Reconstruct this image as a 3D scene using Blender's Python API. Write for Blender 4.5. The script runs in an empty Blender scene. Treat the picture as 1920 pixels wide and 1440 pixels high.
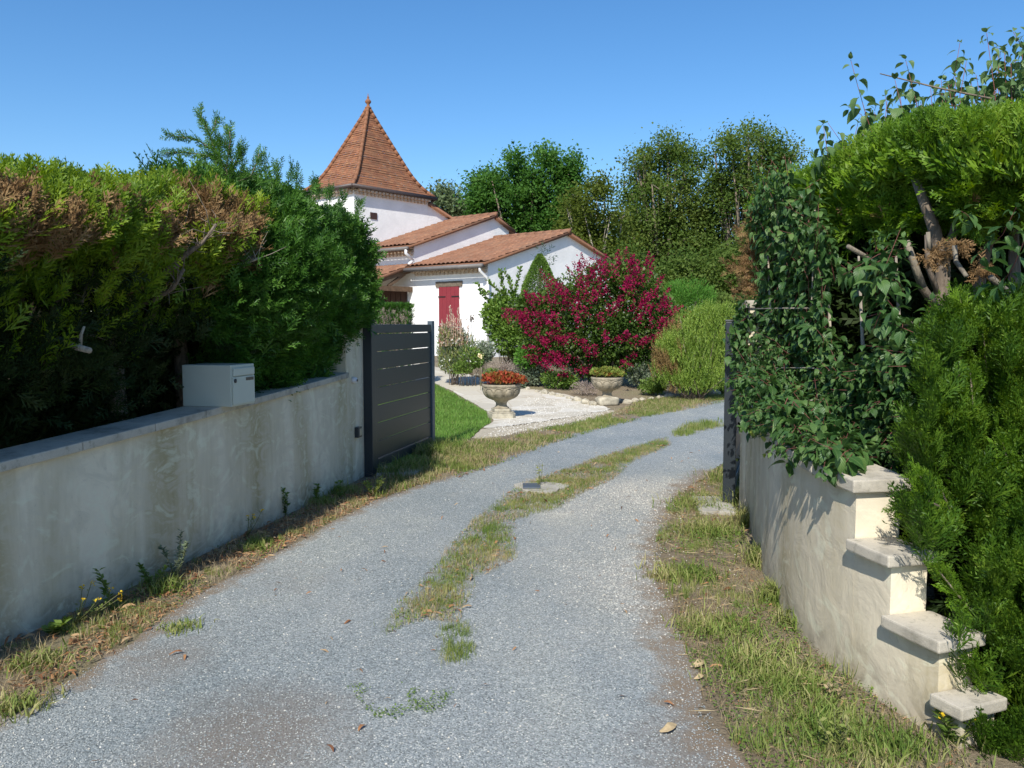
import bpy, bmesh, math, random
import numpy as np
from mathutils import Vector, Matrix
R = math.radians
PI = math.pi
sc = bpy.context.scene
col = sc.collection
random.seed(7)
rng = np.random.default_rng(7)

# ------------------------------------------------------------------ camera, sky, sun
EYE = 1.5
F = 1553.0                      # focal length in pixels of the 1920 px wide photograph
PITCH = math.atan(112 / F)
cd = bpy.data.cameras.new('camera'); cam = bpy.data.objects.new('camera', cd); col.objects.link(cam)
cd.sensor_width = 36; cd.lens = F / 1920 * 36; cd.clip_end = 2000; cd.clip_start = .05
cam.location = (0, 0, EYE); cam.rotation_euler = (R(90) - PITCH, 0, 0)
sc.camera = cam
SUN_EL = R(43); SX, SY = -.27, -.963
w = bpy.data.worlds.new('World'); sc.world = w; w.use_nodes = True
nt = w.node_tree; bg = nt.nodes['Background']; sky = nt.nodes.new('ShaderNodeTexSky')
sky.sky_type = 'NISHITA'; sky.sun_disc = False; sky.sun_elevation = SUN_EL
sky.sun_rotation = math.atan2(SX, SY) % (2 * PI)
sky.air_density = 1.0; sky.dust_density = .5; sky.ozone_density = 4.5
hsv = nt.nodes.new('ShaderNodeHueSaturation'); hsv.inputs['Saturation'].default_value = 1.21
nt.links.new(sky.outputs[0], hsv.inputs['Color']); nt.links.new(hsv.outputs[0], bg.inputs[0]); bg.inputs[1].default_value = .13
sd = bpy.data.lights.new('sun', 'SUN'); sun = bpy.data.objects.new('sun', sd); col.objects.link(sun)
sd.energy = 4.6; sd.angle = R(.5); sd.color = (1, .95, .86)
sdir = Vector((SX * math.cos(SUN_EL), SY * math.cos(SUN_EL), math.sin(SUN_EL)))
sun.rotation_euler = sdir.to_track_quat('Z', 'Y').to_euler()
sun.location = (0, -10, 20)
sc.view_settings.view_transform = 'Standard'; sc.view_settings.look = 'None'
sc.view_settings.exposure = 0.35; sc.view_settings.gamma = 1
sc.cycles.max_bounces = 6; sc.cycles.transparent_max_bounces = 6

# ------------------------------------------------------------------ measuring helpers (photo pixel -> place)
def gz(x, y):                   # lie of the land: level drive, garden rising towards the house
    t = min(1, max(0, (y - 13.5) / 9.5)); return .5 * t * t * (3 - 2 * t)
def gzn(x, y):
    t = np.clip((y - 13.5) / 9.5, 0, 1); return .5 * t * t * (3 - 2 * t)
def ray(px, py):
    u = (720 - py) / F
    return Vector(((px - 960) / F, math.cos(PITCH) + u * math.sin(PITCH), -math.sin(PITCH) + u * math.cos(PITCH)))
def at(px, py, Y):              # the point of that sight line at distance Y along the drive
    d = ray(px, py); k = Y / d.y; return Vector((d.x * k, Y, EYE + d.z * k))
def G(px, py):                  # where that sight line meets the ground
    d = ray(px, py); z = 0
    for _ in range(40):
        k = (z - EYE) / d.z; z = .5 * z + .5 * gz(d.x * k, d.y * k)
    return Vector((d.x * k, d.y * k, z))
def Hz(py, Y, px=960):
    return at(px, py, Y).z

# ------------------------------------------------------------------ noise
def vnoise(x, y, s, seed=0):
    x = np.asarray(x) * s + 1000; y = np.asarray(y) * s + 1000
    xi = np.floor(x).astype(np.int64); yi = np.floor(y).astype(np.int64); fx = x - xi; fy = y - yi
    fx = fx * fx * (3 - 2 * fx); fy = fy * fy * (3 - 2 * fy)
    def h(a, b):
        n = (a * 374761393 + b * 668265263 + seed * 974634777) & 0x7fffffff
        n = ((n ^ (n >> 13)) * 1274126177) & 0x7fffffff
        return ((n ^ (n >> 16)) & 0xffff) / 65535.0
    return (h(xi, yi) * (1 - fx) + h(xi + 1, yi) * fx) * (1 - fy) + (h(xi, yi + 1) * (1 - fx) + h(xi + 1, yi + 1) * fx) * fy

# ------------------------------------------------------------------ scene helpers
def tag(o, label=None, cat=None, group=None, kind=None):
    if label: o['label'] = label
    if cat: o['category'] = cat
    if group: o['group'] = group
    if kind: o['kind'] = kind
    return o
def thing(name, label, cat, loc=(0, 0, 0), rz=0, group=None):
    o = bpy.data.objects.new(name, None); col.objects.link(o); o.location = loc; o.rotation_euler = (0, 0, rz)
    o.empty_display_size = .2
    return tag(o, label, cat, group)
def link(name, me, m, parent=None, off=None):
    o = bpy.data.objects.new(name, me); col.objects.link(o)
    if m is not None: me.materials.append(m)
    if parent is not None:
        o.parent = parent
    return o
def wpart(name, me, m, parent):            # mesh already in world coordinates, parented to a thing standing elsewhere
    o = link(name, me, m, parent)
    p = parent; M = Matrix.Identity(4)
    while p is not None:
        L = Matrix.LocRotScale(p.location, p.rotation_euler, p.scale)
        M = p.matrix_parent_inverse @ L @ M if False else L @ M
        p = p.parent
    me.transform(M.inverted())
    return o
class MB:
    def __init__(s): s.v = []; s.f = []
    def add(s, vs, fs):
        b = len(s.v); s.v += [tuple(v) for v in vs]; s.f += [tuple(b + i for i in f) for f in fs]; return s
    def box(s, x0, x1, y0, y1, z0, z1):
        return s.add([(x0,y0,z0),(x1,y0,z0),(x1,y1,z0),(x0,y1,z0),(x0,y0,z1),(x1,y0,z1),(x1,y1,z1),(x0,y1,z1)],
                     [(3,2,1,0),(4,5,6,7),(0,1,5,4),(1,2,6,5),(2,3,7,6),(3,0,4,7)])
    def prism(s, poly, z0, z1):            # poly counter-clockwise; z may be list
        n = len(poly)
        za = z0 if hasattr(z0, '__len__') else [z0] * n; zb = z1 if hasattr(z1, '__len__') else [z1] * n
        vs = [(p[0], p[1], za[i]) for i, p in enumerate(poly)] + [(p[0], p[1], zb[i]) for i, p in enumerate(poly)]
        return s.add(vs, [tuple(range(n - 1, -1, -1)), tuple(range(n, 2 * n))] + [(i, (i + 1) % n, n + (i + 1) % n, n + i) for i in range(n)])
    def bar(s, a, b, wx, wz):              # rectangular bar between two points
        a = Vector(a); b = Vector(b); d = (b - a).normalized()
        h = Vector((0, 0, 1)) if abs(d.z) < .95 else Vector((0, 1, 0))
        x = d.cross(h).normalized() * wx / 2; z = x.cross(d).normalized() * wz / 2
        vs = [a - x - z, a + x - z, a + x + z, a - x + z, b - x - z, b + x - z, b + x + z, b - x + z]
        return s.add(vs, [(0,1,2,3),(7,6,5,4),(1,0,4,5),(2,1,5,6),(3,2,6,7),(0,3,7,4)])
    def tube(s, pts, rad, n=7, cap=True):
        pts = [Vector(p) for p in pts]; m = len(pts)
        if not hasattr(rad, '__len__'): rad = [rad] * m
        b = len(s.v); px = None
        for i, p in enumerate(pts):
            d = (pts[min(i + 1, m - 1)] - pts[max(i - 1, 0)])
            d = d.normalized() if d.length > 1e-9 else Vector((0, 0, 1))
            if px is None:
                h = Vector((0, 0, 1)) if abs(d.z) < .9 else Vector((1, 0, 0)); x = d.cross(h).normalized()
            else:
                x = (px - d * px.dot(d)); x = x.normalized() if x.length > 1e-6 else d.cross(Vector((1, 0, 0))).normalized()
            px = x; y = d.cross(x)
            for k in range(n):
                a = 2 * PI * k / n; q = p + (x * math.cos(a) + y * math.sin(a)) * rad[i]; s.v.append(tuple(q))
        for i in range(m - 1):
            for k in range(n):
                s.f.append((b + i * n + k, b + i * n + (k + 1) % n, b + (i + 1) * n + (k + 1) % n, b + (i + 1) * n + k))
        if cap:
            s.f.append(tuple(b + k for k in range(n - 1, -1, -1))); s.f.append(tuple(b + (m - 1) * n + k for k in range(n)))
        return s
    def lathe(s, prof, n=48, disp=None):
        b = len(s.v); m = len(prof)
        for i, (r, z) in enumerate(prof):
            for k in range(n):
                a = 2 * PI * k / n; rr = r + (disp(a, i, z) if disp else 0)
                s.v.append((rr * math.cos(a), rr * math.sin(a), z))
        for i in range(m - 1):
            for k in range(n):
                s.f.append((b + i * n + k, b + i * n + (k + 1) % n, b + (i + 1) * n + (k + 1) % n, b + (i + 1) * n + k))
        s.f.append(tuple(b + k for k in range(n - 1, -1, -1))); s.f.append(tuple(b + (m - 1) * n + k for k in range(n)))
        return s
    def mesh(s, name, smooth=False, bevel=0, xf=None):
        me = bpy.data.meshes.new(name); me.from_pydata(s.v, [], s.f); me.validate()
        if bevel:
            bm = bmesh.new(); bm.from_mesh(me)
            es = [e for e in bm.edges if len(e.link_faces) == 2 and e.calc_face_angle(0) > .5]
            bmesh.ops.bevel(bm, geom=es, offset=bevel, segments=2, affect='EDGES', profile=.6, clamp_overlap=True)
            bm.to_mesh(me); bm.free()
        if smooth: me.polygons.foreach_set('use_smooth', [True] * len(me.polygons))
        return me
    def build(s, name, m, parent=None, smooth=False, bevel=0, world=False):
        me = s.mesh(name, smooth, bevel)
        return wpart(name, me, m, parent) if world else link(name, me, m, parent)
def mesh_np(name, V, Q, smooth=False, uv=None, attr=None):
    k = Q.shape[1]; me = bpy.data.meshes.new(name)
    me.vertices.add(len(V)); me.vertices.foreach_set('co', np.ascontiguousarray(V, dtype=np.float32).ravel())
    me.loops.add(Q.size); me.loops.foreach_set('vertex_index', np.ascontiguousarray(Q, dtype=np.int32).ravel())
    me.polygons.add(len(Q)); me.polygons.foreach_set('loop_start', np.arange(0, Q.size, k, dtype=np.int32))
    if smooth: me.polygons.foreach_set('use_smooth', np.ones(len(Q), bool))
    if uv is not None:
        l = me.uv_layers.new(name='UVMap'); l.data.foreach_set('uv', np.ascontiguousarray(uv[Q.ravel()], dtype=np.float32).ravel())
    if attr is not None:
        for an, av in attr.items():
            a = me.attributes.new(an, 'FLOAT', 'POINT'); a.data.foreach_set('value', np.ascontiguousarray(av, dtype=np.float32))
    me.update(calc_edges=True)
    return me
def norm(a): return a / np.maximum(np.linalg.norm(a, axis=-1, keepdims=True), 1e-9)
def frames(D, hint, s, aspect=None):
    """columns: side, along, up. s: size per instance"""
    y = norm(D); x = np.cross(y, hint); bad = np.linalg.norm(x, axis=1) < 1e-3
    x[bad] = np.cross(y[bad], np.array([1., .3, .2])); x = norm(x); z = np.cross(x, y)
    M = np.stack([x, y, z], axis=2) * np.asarray(s).reshape(-1, 1, 1)
    if aspect is not None: M[:, :, 0] *= np.asarray(aspect).reshape(-1, 1)
    return M
def inst(T, P, M):
    V, Q = T[0], T[1]; n = len(P)
    W = P[:, None, :] + np.einsum('nij,kj->nki', M, V)
    QQ = Q[None] + (np.arange(n) * len(V))[:, None, None]
    return W.reshape(-1, 3), QQ.reshape(-1, Q.shape[1])
def join(parts):
    Vs, Qs, b = [], [], 0
    for V, Q in parts:
        Vs.append(V); Qs.append(Q + b); b += len(V)
    return np.concatenate(Vs), np.concatenate(Qs)
def scatter(templates, P, M):
    k = rng.integers(0, len(templates), len(P)); out = []
    for i, T in enumerate(templates):
        m = k == i
        if m.any(): out.append(inst(T, P[m], M[m]))
    return join(out)
def rnd(n, s=1.0): return rng.normal(size=(n, 3)) * s

# ------------------------------------------------------------------ materials
def nodes(name):
    m = bpy.data.materials.new(name); m.use_nodes = True; t = m.node_tree
    return m, t, t.nodes['Principled BSDF'], t.nodes['Material Output']
def N(t, kind, **kw):
    n = t.nodes.new(kind)
    for k, v in kw.items():
        if k in n.inputs: n.inputs[k].default_value = v
        else: setattr(n, k, v)
    return n
def ramp(t, src, stops, interp='LINEAR'):
    r = t.nodes.new('ShaderNodeValToRGB'); r.color_ramp.interpolation = interp; e = r.color_ramp.elements
    while len(e) < len(stops): e.new(.5)
    for i, (p, c) in enumerate(stops): e[i].position = p; e[i].color = (*c, 1) if len(c) == 3 else c
    t.links.new(src, r.inputs[0]); return r.outputs[0]
def mixc(t, f, a, b, mode='MIX'):
    m = t.nodes.new('ShaderNodeMix'); m.data_type = 'RGBA'; m.blend_type = mode
    for s, v in ((m.inputs[0], f), (m.inputs[6], a), (m.inputs[7], b)):
        if isinstance(v, (int, float)): s.default_value = v
        elif isinstance(v, tuple): s.default_value = (*v, 1)
        else: t.links.new(v, s)
    return m.outputs[2]
def mth(t, op, a, b=0., c=None):
    m = t.nodes.new('ShaderNodeMath'); m.operation = op
    for i, v in enumerate((a, b, c)):
        if v is None: continue
        if isinstance(v, (int, float)): m.inputs[i].default_value = v
        else: t.links.new(v, m.inputs[i])
    return m.outputs[0]
def noise(t, scale, detail=4, rough=.55, vec=None, dist=0):
    n = N(t, 'ShaderNodeTexNoise', Scale=scale, Detail=detail, Roughness=rough, Distortion=dist)
    if vec is not None: t.links.new(vec, n.inputs['Vector'])
    return n.outputs[0]
def pos(t, scale=None):
    g = N(t, 'ShaderNodeNewGeometry').outputs['Position']
    if scale is None: return g
    m = N(t, 'ShaderNodeMapping'); m.inputs['Scale'].default_value = scale; t.links.new(g, m.inputs[0]); return m.outputs[0]
def bump(t, b, h, strength=.5, dist=.01, prev=None):
    n = N(t, 'ShaderNodeBump', Strength=strength, Distance=dist); t.links.new(h, n.inputs['Height'])
    if prev is not None: t.links.new(prev, n.inputs['Normal'])
    t.links.new(n.outputs[0], b.inputs['Normal']); return n.outputs[0]

def leafmat(name, cols, trans=.3, rough=.5, spec=.3, nscale=3., mixn=.72, vein=False):
    m, t, b, out = nodes(name)
    rp = N(t, 'ShaderNodeNewGeometry').outputs['Random Per Island']
    nz = noise(t, nscale, 3, .6, pos(t))
    nz = mth(t, 'MULTIPLY_ADD', nz, 2.2, -.6)
    f = mth(t, 'ADD', mth(t, 'MULTIPLY', nz, mixn), mth(t, 'MULTIPLY', rp, 1 - mixn))
    k = len(cols); c = ramp(t, f, [(i / (k - 1), cols[i]) for i in range(k)])
    if vein:
        u = N(t, 'ShaderNodeUVMap'); sp = N(t, 'ShaderNodeSeparateXYZ'); t.links.new(u.outputs[0], sp.inputs[0])
        ax = mth(t, 'ABSOLUTE', sp.outputs[0])
        ph = mth(t, 'SUBTRACT', mth(t, 'MULTIPLY', sp.outputs[1], 5.5), mth(t, 'MULTIPLY', mth(t, 'POWER', ax, .8), 3.))
        wv = mth(t, 'ABSOLUTE', mth(t, 'SUBTRACT', mth(t, 'FRACT', ph), .5))
        line = mth(t, 'LESS_THAN', wv, .07); mid = mth(t, 'LESS_THAN', ax, .035)
        vv = mth(t, 'MAXIMUM', mth(t, 'MULTIPLY', line, .45), mth(t, 'MULTIPLY', mid, .8))
        c = mixc(t, vv, c, (.16, .25, .08))
        bump(t, b, mth(t, 'MULTIPLY', wv, -1.), .5, .004)
    t.links.new(c, b.inputs['Base Color'])
    b.inputs['Roughness'].default_value = rough; b.inputs['Specular IOR Level'].default_value = spec
    tr = N(t, 'ShaderNodeBsdfTranslucent'); hs = N(t, 'ShaderNodeHueSaturation', Saturation=1.1, Value=1.5)
    hs.inputs['Hue'].default_value = .49
    t.links.new(c, hs.inputs['Color']); t.links.new(hs.outputs[0], tr.inputs[0])
    mx = N(t, 'ShaderNodeMixShader'); mx.inputs[0].default_value = trans
    t.links.new(b.outputs[0], mx.inputs[1]); t.links.new(tr.outputs[0], mx.inputs[2]); t.links.new(mx.outputs[0], out.inputs[0])
    return m
def plain(name, c, rough=.6, metal=0, spec=.5, var=.12, vs=8, bmp=0, bs=60, c2=None):
    m, t, b, out = nodes(name)
    n = noise(t, vs, 5, .6, pos(t)); c2 = c2 or tuple(x * (1 - 2 * var) for x in c)
    t.links.new(ramp(t, n, [(.3, c2), (.7, c)]), b.inputs['Base Color'])
    b.inputs['Roughness'].default_value = rough; b.inputs['Metallic'].default_value = metal; b.inputs['Specular IOR Level'].default_value = spec
    if bmp: bump(t, b, noise(t, bs, 4, .6, pos(t)), bmp, .004)
    return m
def stucco(name, c, stain, white=False):
    m, t, b, out = nodes(name)
    p = pos(t)
    big = noise(t, 1.7, 5, .6, p, .4); f = ramp(t, big, [(.38, (0,)*3), (.68, (1,)*3)])
    c1 = mixc(t, f, c, tuple(x * (.89 if white else .85) for x in c))
    if not white:
        st = noise(t, 1., 5, .62, pos(t, (2.6, 2.6, .45)), .3)
        c1 = mixc(t, ramp(t, st, [(.42, (0,)*3), (.70, (.85,)*3)]), c1, stain)
        sp = N(t, 'ShaderNodeSeparateXYZ'); t.links.new(p, sp.inputs[0])
        low = mth(t, 'SUBTRACT', mth(t, 'MULTIPLY', noise(t, 9, 4, .6, p), .42), sp.outputs[2])
        c1 = mixc(t, mth(t, 'MULTIPLY', ramp(t, low, [(.0, (0,)*3), (.22, (1,)*3)]), .55), c1, (.17, .15, .12))
        tr = noise(t, 6., 6, .62, p, .9)
        sw = noise(t, 3.2, 5, .6, pos(t, (1, 1, 1.6)), 2.2)
        c1 = mixc(t, ramp(t, sw, [(.40, (.55,)*3), (.5, (0,)*3)]), c1, tuple(x * .80 for x in c)); c1 = mixc(t, ramp(t, sw, [(.54, (0,)*3), (.64, (.5,)*3)]), c1, tuple(min(.8, x * 1.1) for x in c))
        h = mth(t, 'ADD', mth(t, 'MULTIPLY', tr, 1.), mth(t, 'MULTIPLY', noise(t, 90, 3, .6, p), .12))
        bump(t, b, h, .5, .012)
        sc_ = noise(t, 14, 6, .7, pos(t, (1, 1, .6)), 2.5)
        c1 = mixc(t, ramp(t, sc_, [(.62, (0,)*3), (.68, (.4,)*3), (.72, (0,)*3)]), c1, tuple(x * .5 for x in c))
    else:
        bump(t, b, noise(t, 14, 5, .6, p, .6), .4, .02)
    t.links.new(c1, b.inputs['Base Color']); b.inputs['Roughness'].default_value = .92; b.inputs['Specular IOR Level'].default_value = .2
    return m
def concrete(name, c=(.42, .40, .35)):
    m, t, b, out = nodes(name); p = pos(t)
    c1 = ramp(t, noise(t, 5, 6, .65, p), [(.3, tuple(x * .55 for x in c)), (.5, c), (.75, tuple(x * 1.12 for x in c))])
    c1 = mixc(t, ramp(t, noise(t, 16, 5, .75, p), [(.56, (0,)*3), (.66, (.45,)*3)]), c1, (.16, .155, .11))
    c1 = mixc(t, ramp(t, noise(t, 230, 2, .6, p), [(.55, (0,)*3), (.75, (.5,)*3)]), c1, tuple(x * .45 for x in c))
    t.links.new(c1, b.inputs['Base Color']); b.inputs['Roughness'].default_value = .9; b.inputs['Specular IOR Level'].default_value = .25
    bump(t, b, noise(t, 160, 4, .7, p), .5, .004); return m
def bark(name, c=(.17, .13, .10), c2=(.07, .05, .035)):
    m, t, b, out = nodes(name); p = pos(t, (1, 1, .25))
    n = noise(t, 45, 5, .6, p, .8); t.links.new(ramp(t, n, [(.35, c2), (.65, c)]), b.inputs['Base Color'])
    b.inputs['Roughness'].default_value = .9; bump(t, b, n, .8, .01); return m
def tiles(name, cols, lichen=.5):
    m, t, b, out = nodes(name)
    u = N(t, 'ShaderNodeUVMap'); fl = N(t, 'ShaderNodeVectorMath', operation='FLOOR'); t.links.new(u.outputs[0], fl.inputs[0])
    wn = N(t, 'ShaderNodeTexWhiteNoise', noise_dimensions='3D'); t.links.new(fl.outputs[0], wn.inputs['Vector'])
    k = len(cols); c = ramp(t, wn.outputs[0], [(i / (k - 1), cols[i]) for i in range(k)])
    p = pos(t)
    c = mixc(t, ramp(t, noise(t, 1.4, 6, .65, p), [(.45, (0,)*3), (.7, (.75,)*3)]), c, (.11, .062, .042))
    c = mixc(t, ramp(t, noise(t, 4.5, 7, .75, p), [(.64, (0,)*3), (.70, (lichen,)*3)]), c, (.42, .38, .26))
    c = mixc(t, .35, c, ramp(t, noise(t, 30, 3, .6, p), [(.2, (.12, .05, .03)), (.8, (.5, .22, .11))]))
    t.links.new(c, b.inputs['Base Color']); b.inputs['Roughness'].default_value = .85; b.inputs['Specular IOR Level'].default_value = .25
    bump(t, b, noise(t, 40, 4, .6, p), .4, .01); return m

M = {}
M['stucco'] = stucco('cream_render', (.80, .71, .54), (.38, .31, .16))
M['white'] = stucco('white_render', (.90, .89, .87), None, True)
M['coping'] = concrete('coping_stone', (.50, .455, .37))
M['concrete'] = concrete('concrete', (.40, .38, .33))
M['slate'] = plain('anthracite_paint', (.020, .027, .034), .42, .0, .5, .06, 3)
M['slate2'] = plain('anthracite_edge', (.075, .105, .13), .45, .0, .5, .05, 3)
M['mail'] = plain('putty_metal', (.52, .55, .47), .45, 0, .5, .03, 4)
M['dark'] = plain('dark_plastic', (.03, .035, .04), .4)
M['plate'] = plain('name_plate', (.10, .075, .06), .4, 0, .5, .4, 60)
M['steel'] = plain('steel', (.35, .36, .37), .35, .8)
M['whiteplastic'] = plain('white_plastic', (.72, .72, .74), .4, 0, .5, .02)
M['bark'] = bark('bark', (.24, .19, .145), (.11, .085, .06)); M['bark_stub'] = bark('cut_limb', (.27, .23, .17), (.13, .11, .085)); M['bark_pale'] = bark('bare_wood', (.42, .37, .29), (.22, .19, .15))
M['stem_red'] = plain('red_stem', (.22, .07, .06), .6); M['stem'] = plain('green_stem', (.14, .15, .05), .6)
M['cutwood'] = plain('cut_wood', (.55, .50, .38), .8, 0, .2, .15, 30)
M['tile_flat'] = tiles('flat_tiles', [(.12, .055, .035), (.21, .085, .045), (.28, .12, .058), (.16, .095, .06), (.32, .16, .08)], .5)
M['tile_round'] = tiles('round_tiles', [(.13, .075, .05), (.19, .10, .065), (.24, .13, .085), (.16, .11, .08), (.30, .165, .10)], .4)
M['zinc'] = plain('zinc_gutter', (.17, .155, .145), .6, 0); M['brown_gutter'] = plain('brown_gutter', (.07, .05, .045), .5)
M['pipe'] = plain('white_pipe', (.78, .77, .76), .45, 0, .4, .02)
M['shutter'] = plain('red_paint', (.235, .032, .042), .5, 0, .4, .05, 5)
M['iron'] = plain('iron', (.03, .025, .025), .5, .3)
M['lintel'] = plain('oak_lintel', (.20, .16, .12), .85, 0, .2, .25, 12, .4)
M['beam'] = plain('oak_beam', (.17, .11, .07), .85, 0, .2, .25, 10, .4)
M['doorwood'] = plain('brown_shutter_wood', (.06, .028, .02), .6)
M['cornice'] = plain('cornice_tile', (.66, .54, .42), .85, 0, .2, .2, 10)
M['mortar'] = plain('ridge_mortar', (.62, .45, .26), .9, 0, .2, .2, 15)
M['glass'] = plain('dark_glass', (.015, .015, .018), .1)
# foliage
M['cyp_near'] = leafmat('cypress_yellow_green', [(.05, .11, .01), (.12, .21, .015), (.22, .31, .025), (.30, .36, .035)], .32, .5, .3, 2.2, .6)
M['cyp_inner_shaded'] = leafmat('cypress_inner_shaded', [(.008, .022, .005), (.02, .04, .008), (.04, .05, .014)], .2, .6, .2, 2.5)  # greens darkened: the deep shade inside the hedges is put into the colour
M['cyp_far'] = leafmat('cypress_green', [(.015, .05, .01), (.038, .11, .016), (.08, .19, .026), (.16, .29, .05)], .28, .45, .35, 3.0, .55)
M['dead'] = leafmat('dead_cypress', [(.08, .05, .02), (.19, .115, .05), (.34, .22, .11), (.13, .15, .04)], .25, .8, .1, 7)
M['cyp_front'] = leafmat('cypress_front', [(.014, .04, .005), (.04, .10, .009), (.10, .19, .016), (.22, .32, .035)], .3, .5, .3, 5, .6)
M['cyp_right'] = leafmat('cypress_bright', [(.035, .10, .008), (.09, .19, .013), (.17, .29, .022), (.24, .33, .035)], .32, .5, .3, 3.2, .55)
M['dogwood'] = leafmat('dogwood_leaf', [(.02, .06, .014), (.038, .10, .024), (.068, .15, .038), (.16, .25, .07)], .3, .42, .35, 2.5, .3, True)
M['dogwood_sky'] = leafmat('dogwood_tip_leaf', [(.06, .13, .04), (.10, .18, .06), (.17, .25, .09)], .3, .42, .35, 2.5, .3, True)
M['young'] = leafmat('young_leaf', [(.20, .30, .05), (.34, .40, .10), (.45, .48, .16)], .4, .45, .3, 5)
M['cherry'] = leafmat('broad_tree_leaf', [(.035, .10, .018), (.07, .17, .03), (.12, .24, .05)], .4, .65, .15, .9)
M['tree_olive'] = leafmat('olive_tree_leaf', [(.06, .095, .016), (.11, .15, .026), (.17, .21, .045)], .42, .7, .15, .7)
M['tree_dark'] = leafmat('tall_tree_leaf', [(.045, .09, .018), (.085, .145, .027), (.14, .20, .048), (.20, .22, .058)], .42, .7, .15, .6)
M['tree_hazy'] = leafmat('hazed_tree_leaf', [(.08, .12, .05), (.13, .18, .08), (.19, .23, .12)], .3, .6, .2, .5)  # greens paled and greyed: haze over the far tree is put into the colour
M['myrtle_leaf'] = leafmat('myrtle_leaf', [(.03, .075, .012), (.07, .13, .02), (.13, .20, .035)], .3, .5, .35, 2)
M['myrtle_flower'] = leafmat('magenta_flower', [(.12, .006, .022), (.21, .008, .040), (.31, .014, .07), (.36, .03, .125)], .3, .7, .1, 4, .5)
M['spruce'] = leafmat('dwarf_spruce_needle', [(.09, .17, .03), (.14, .24, .045), (.20, .30, .06)], .2, .6, .2, 3)
M['bluespruce'] = leafmat('grey_needle', [(.04, .08, .045), (.08, .13, .08)], .2, .6, .2, 3)
M['rosemary'] = leafmat('narrow_needle', [(.07, .13, .018), (.14, .23, .03), (.24, .34, .055), (.34, .43, .10)], .25, .5, .3, 3, .45)
M['brownneedle'] = leafmat('browned_needle', [(.17, .12, .05), (.30, .20, .08)], .2, .8, .1, 5)
M['shrub'] = leafmat('shrub_leaf', [(.07, .14, .02), (.14, .24, .04), (.22, .33, .06)], .3, .5, .35, 2.5)
M['feather'] = leafmat('feathery_leaf', [(.05, .14, .02), (.10, .24, .035), (.14, .30, .05)], .35, .6, .2, 2)
M['grass'] = leafmat('grass_blade', [(.07, .13, .022), (.12, .19, .035), (.20, .25, .06), (.36, .33, .15), (.40, .33, .18)], .25, .6, .2, 3, .6)
M['lawn'] = leafmat('lawn_blade', [(.08, .17, .03), (.14, .27, .045), (.22, .34, .07)], .3, .55, .25, 1.5, .5)
M['straw'] = leafmat('dry_straw', [(.24, .18, .09), (.38, .30, .17), (.48, .40, .25)], .2, .8, .15, 6)
M['weed'] = leafmat('weed_leaf', [(.07, .13, .025), (.13, .21, .04), (.20, .28, .06)], .3, .5, .3, 8)
M['litter'] = leafmat('fallen_leaf_brown', [(.07, .035, .02), (.20, .09, .045), (.38, .20, .09), (.42, .31, .18), (.24, .13, .07)], .12, .75, .2, 20, .3)
M['sedum'] = leafmat('red_succulent', [(.30, .025, .02), (.40, .06, .035), (.24, .12, .03), (.14, .20, .04)], .25, .6, .2, 9, .6)
M['sedum2'] = leafmat('green_red_succulent', [(.36, .08, .03), (.22, .22, .05), (.20, .27, .05), (.15, .22, .04)], .25, .6, .2, 9, .6)
M['whitefl'] = leafmat('white_petal', [(.75, .75, .68), (.85, .85, .8)], .3, .6, .2, 5)
M['yellowfl'] = leafmat('yellow_petal', [(.7, .48, .02), (.8, .6, .05)], .3, .6, .2, 5)
M['pinkspike'] = leafmat('dry_pink_spike', [(.50, .34, .25), (.62, .50, .40)], .3, .8, .1, 5)
M['greygreen'] = leafmat('grey_green_leaf', [(.12, .17, .10), (.21, .26, .17), (.30, .31, .22)], .3, .7, .1, 4)
M['lavender'] = leafmat('dry_lavender', [(.26, .20, .17), (.38, .31, .27), (.30, .28, .20)], .2, .8, .1, 5)
M['rock'] = plain('pale_rock', (.52, .47, .36), .9, 0, .2, .25, 12, .6, 30)
M['urn'] = plain('weathered_stone', (.40, .345, .25), .9, 0, .2, .28, 9, .6, 60)
def pebble(name, cols):
    m, t, b, out = nodes(name)
    rp = N(t, 'ShaderNodeNewGeometry').outputs['Random Per Island']; k = len(cols)
    t.links.new(ramp(t, rp, [(i / (k - 1), cols[i]) for i in range(k)]), b.inputs['Base Color'])
    b.inputs['Roughness'].default_value = .8; b.inputs['Specular IOR Level'].default_value = .3; return m
M['chips'] = pebble('gravel_chips', [(.17, .185, .185), (.235, .26, .265), (.285, .315, .32), (.35, .38, .38), (.56, .56, .52)])
M['pebbles'] = pebble('white_pebbles', [(.45, .42, .36), (.62, .59, .52), (.75, .72, .66)])

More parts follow.
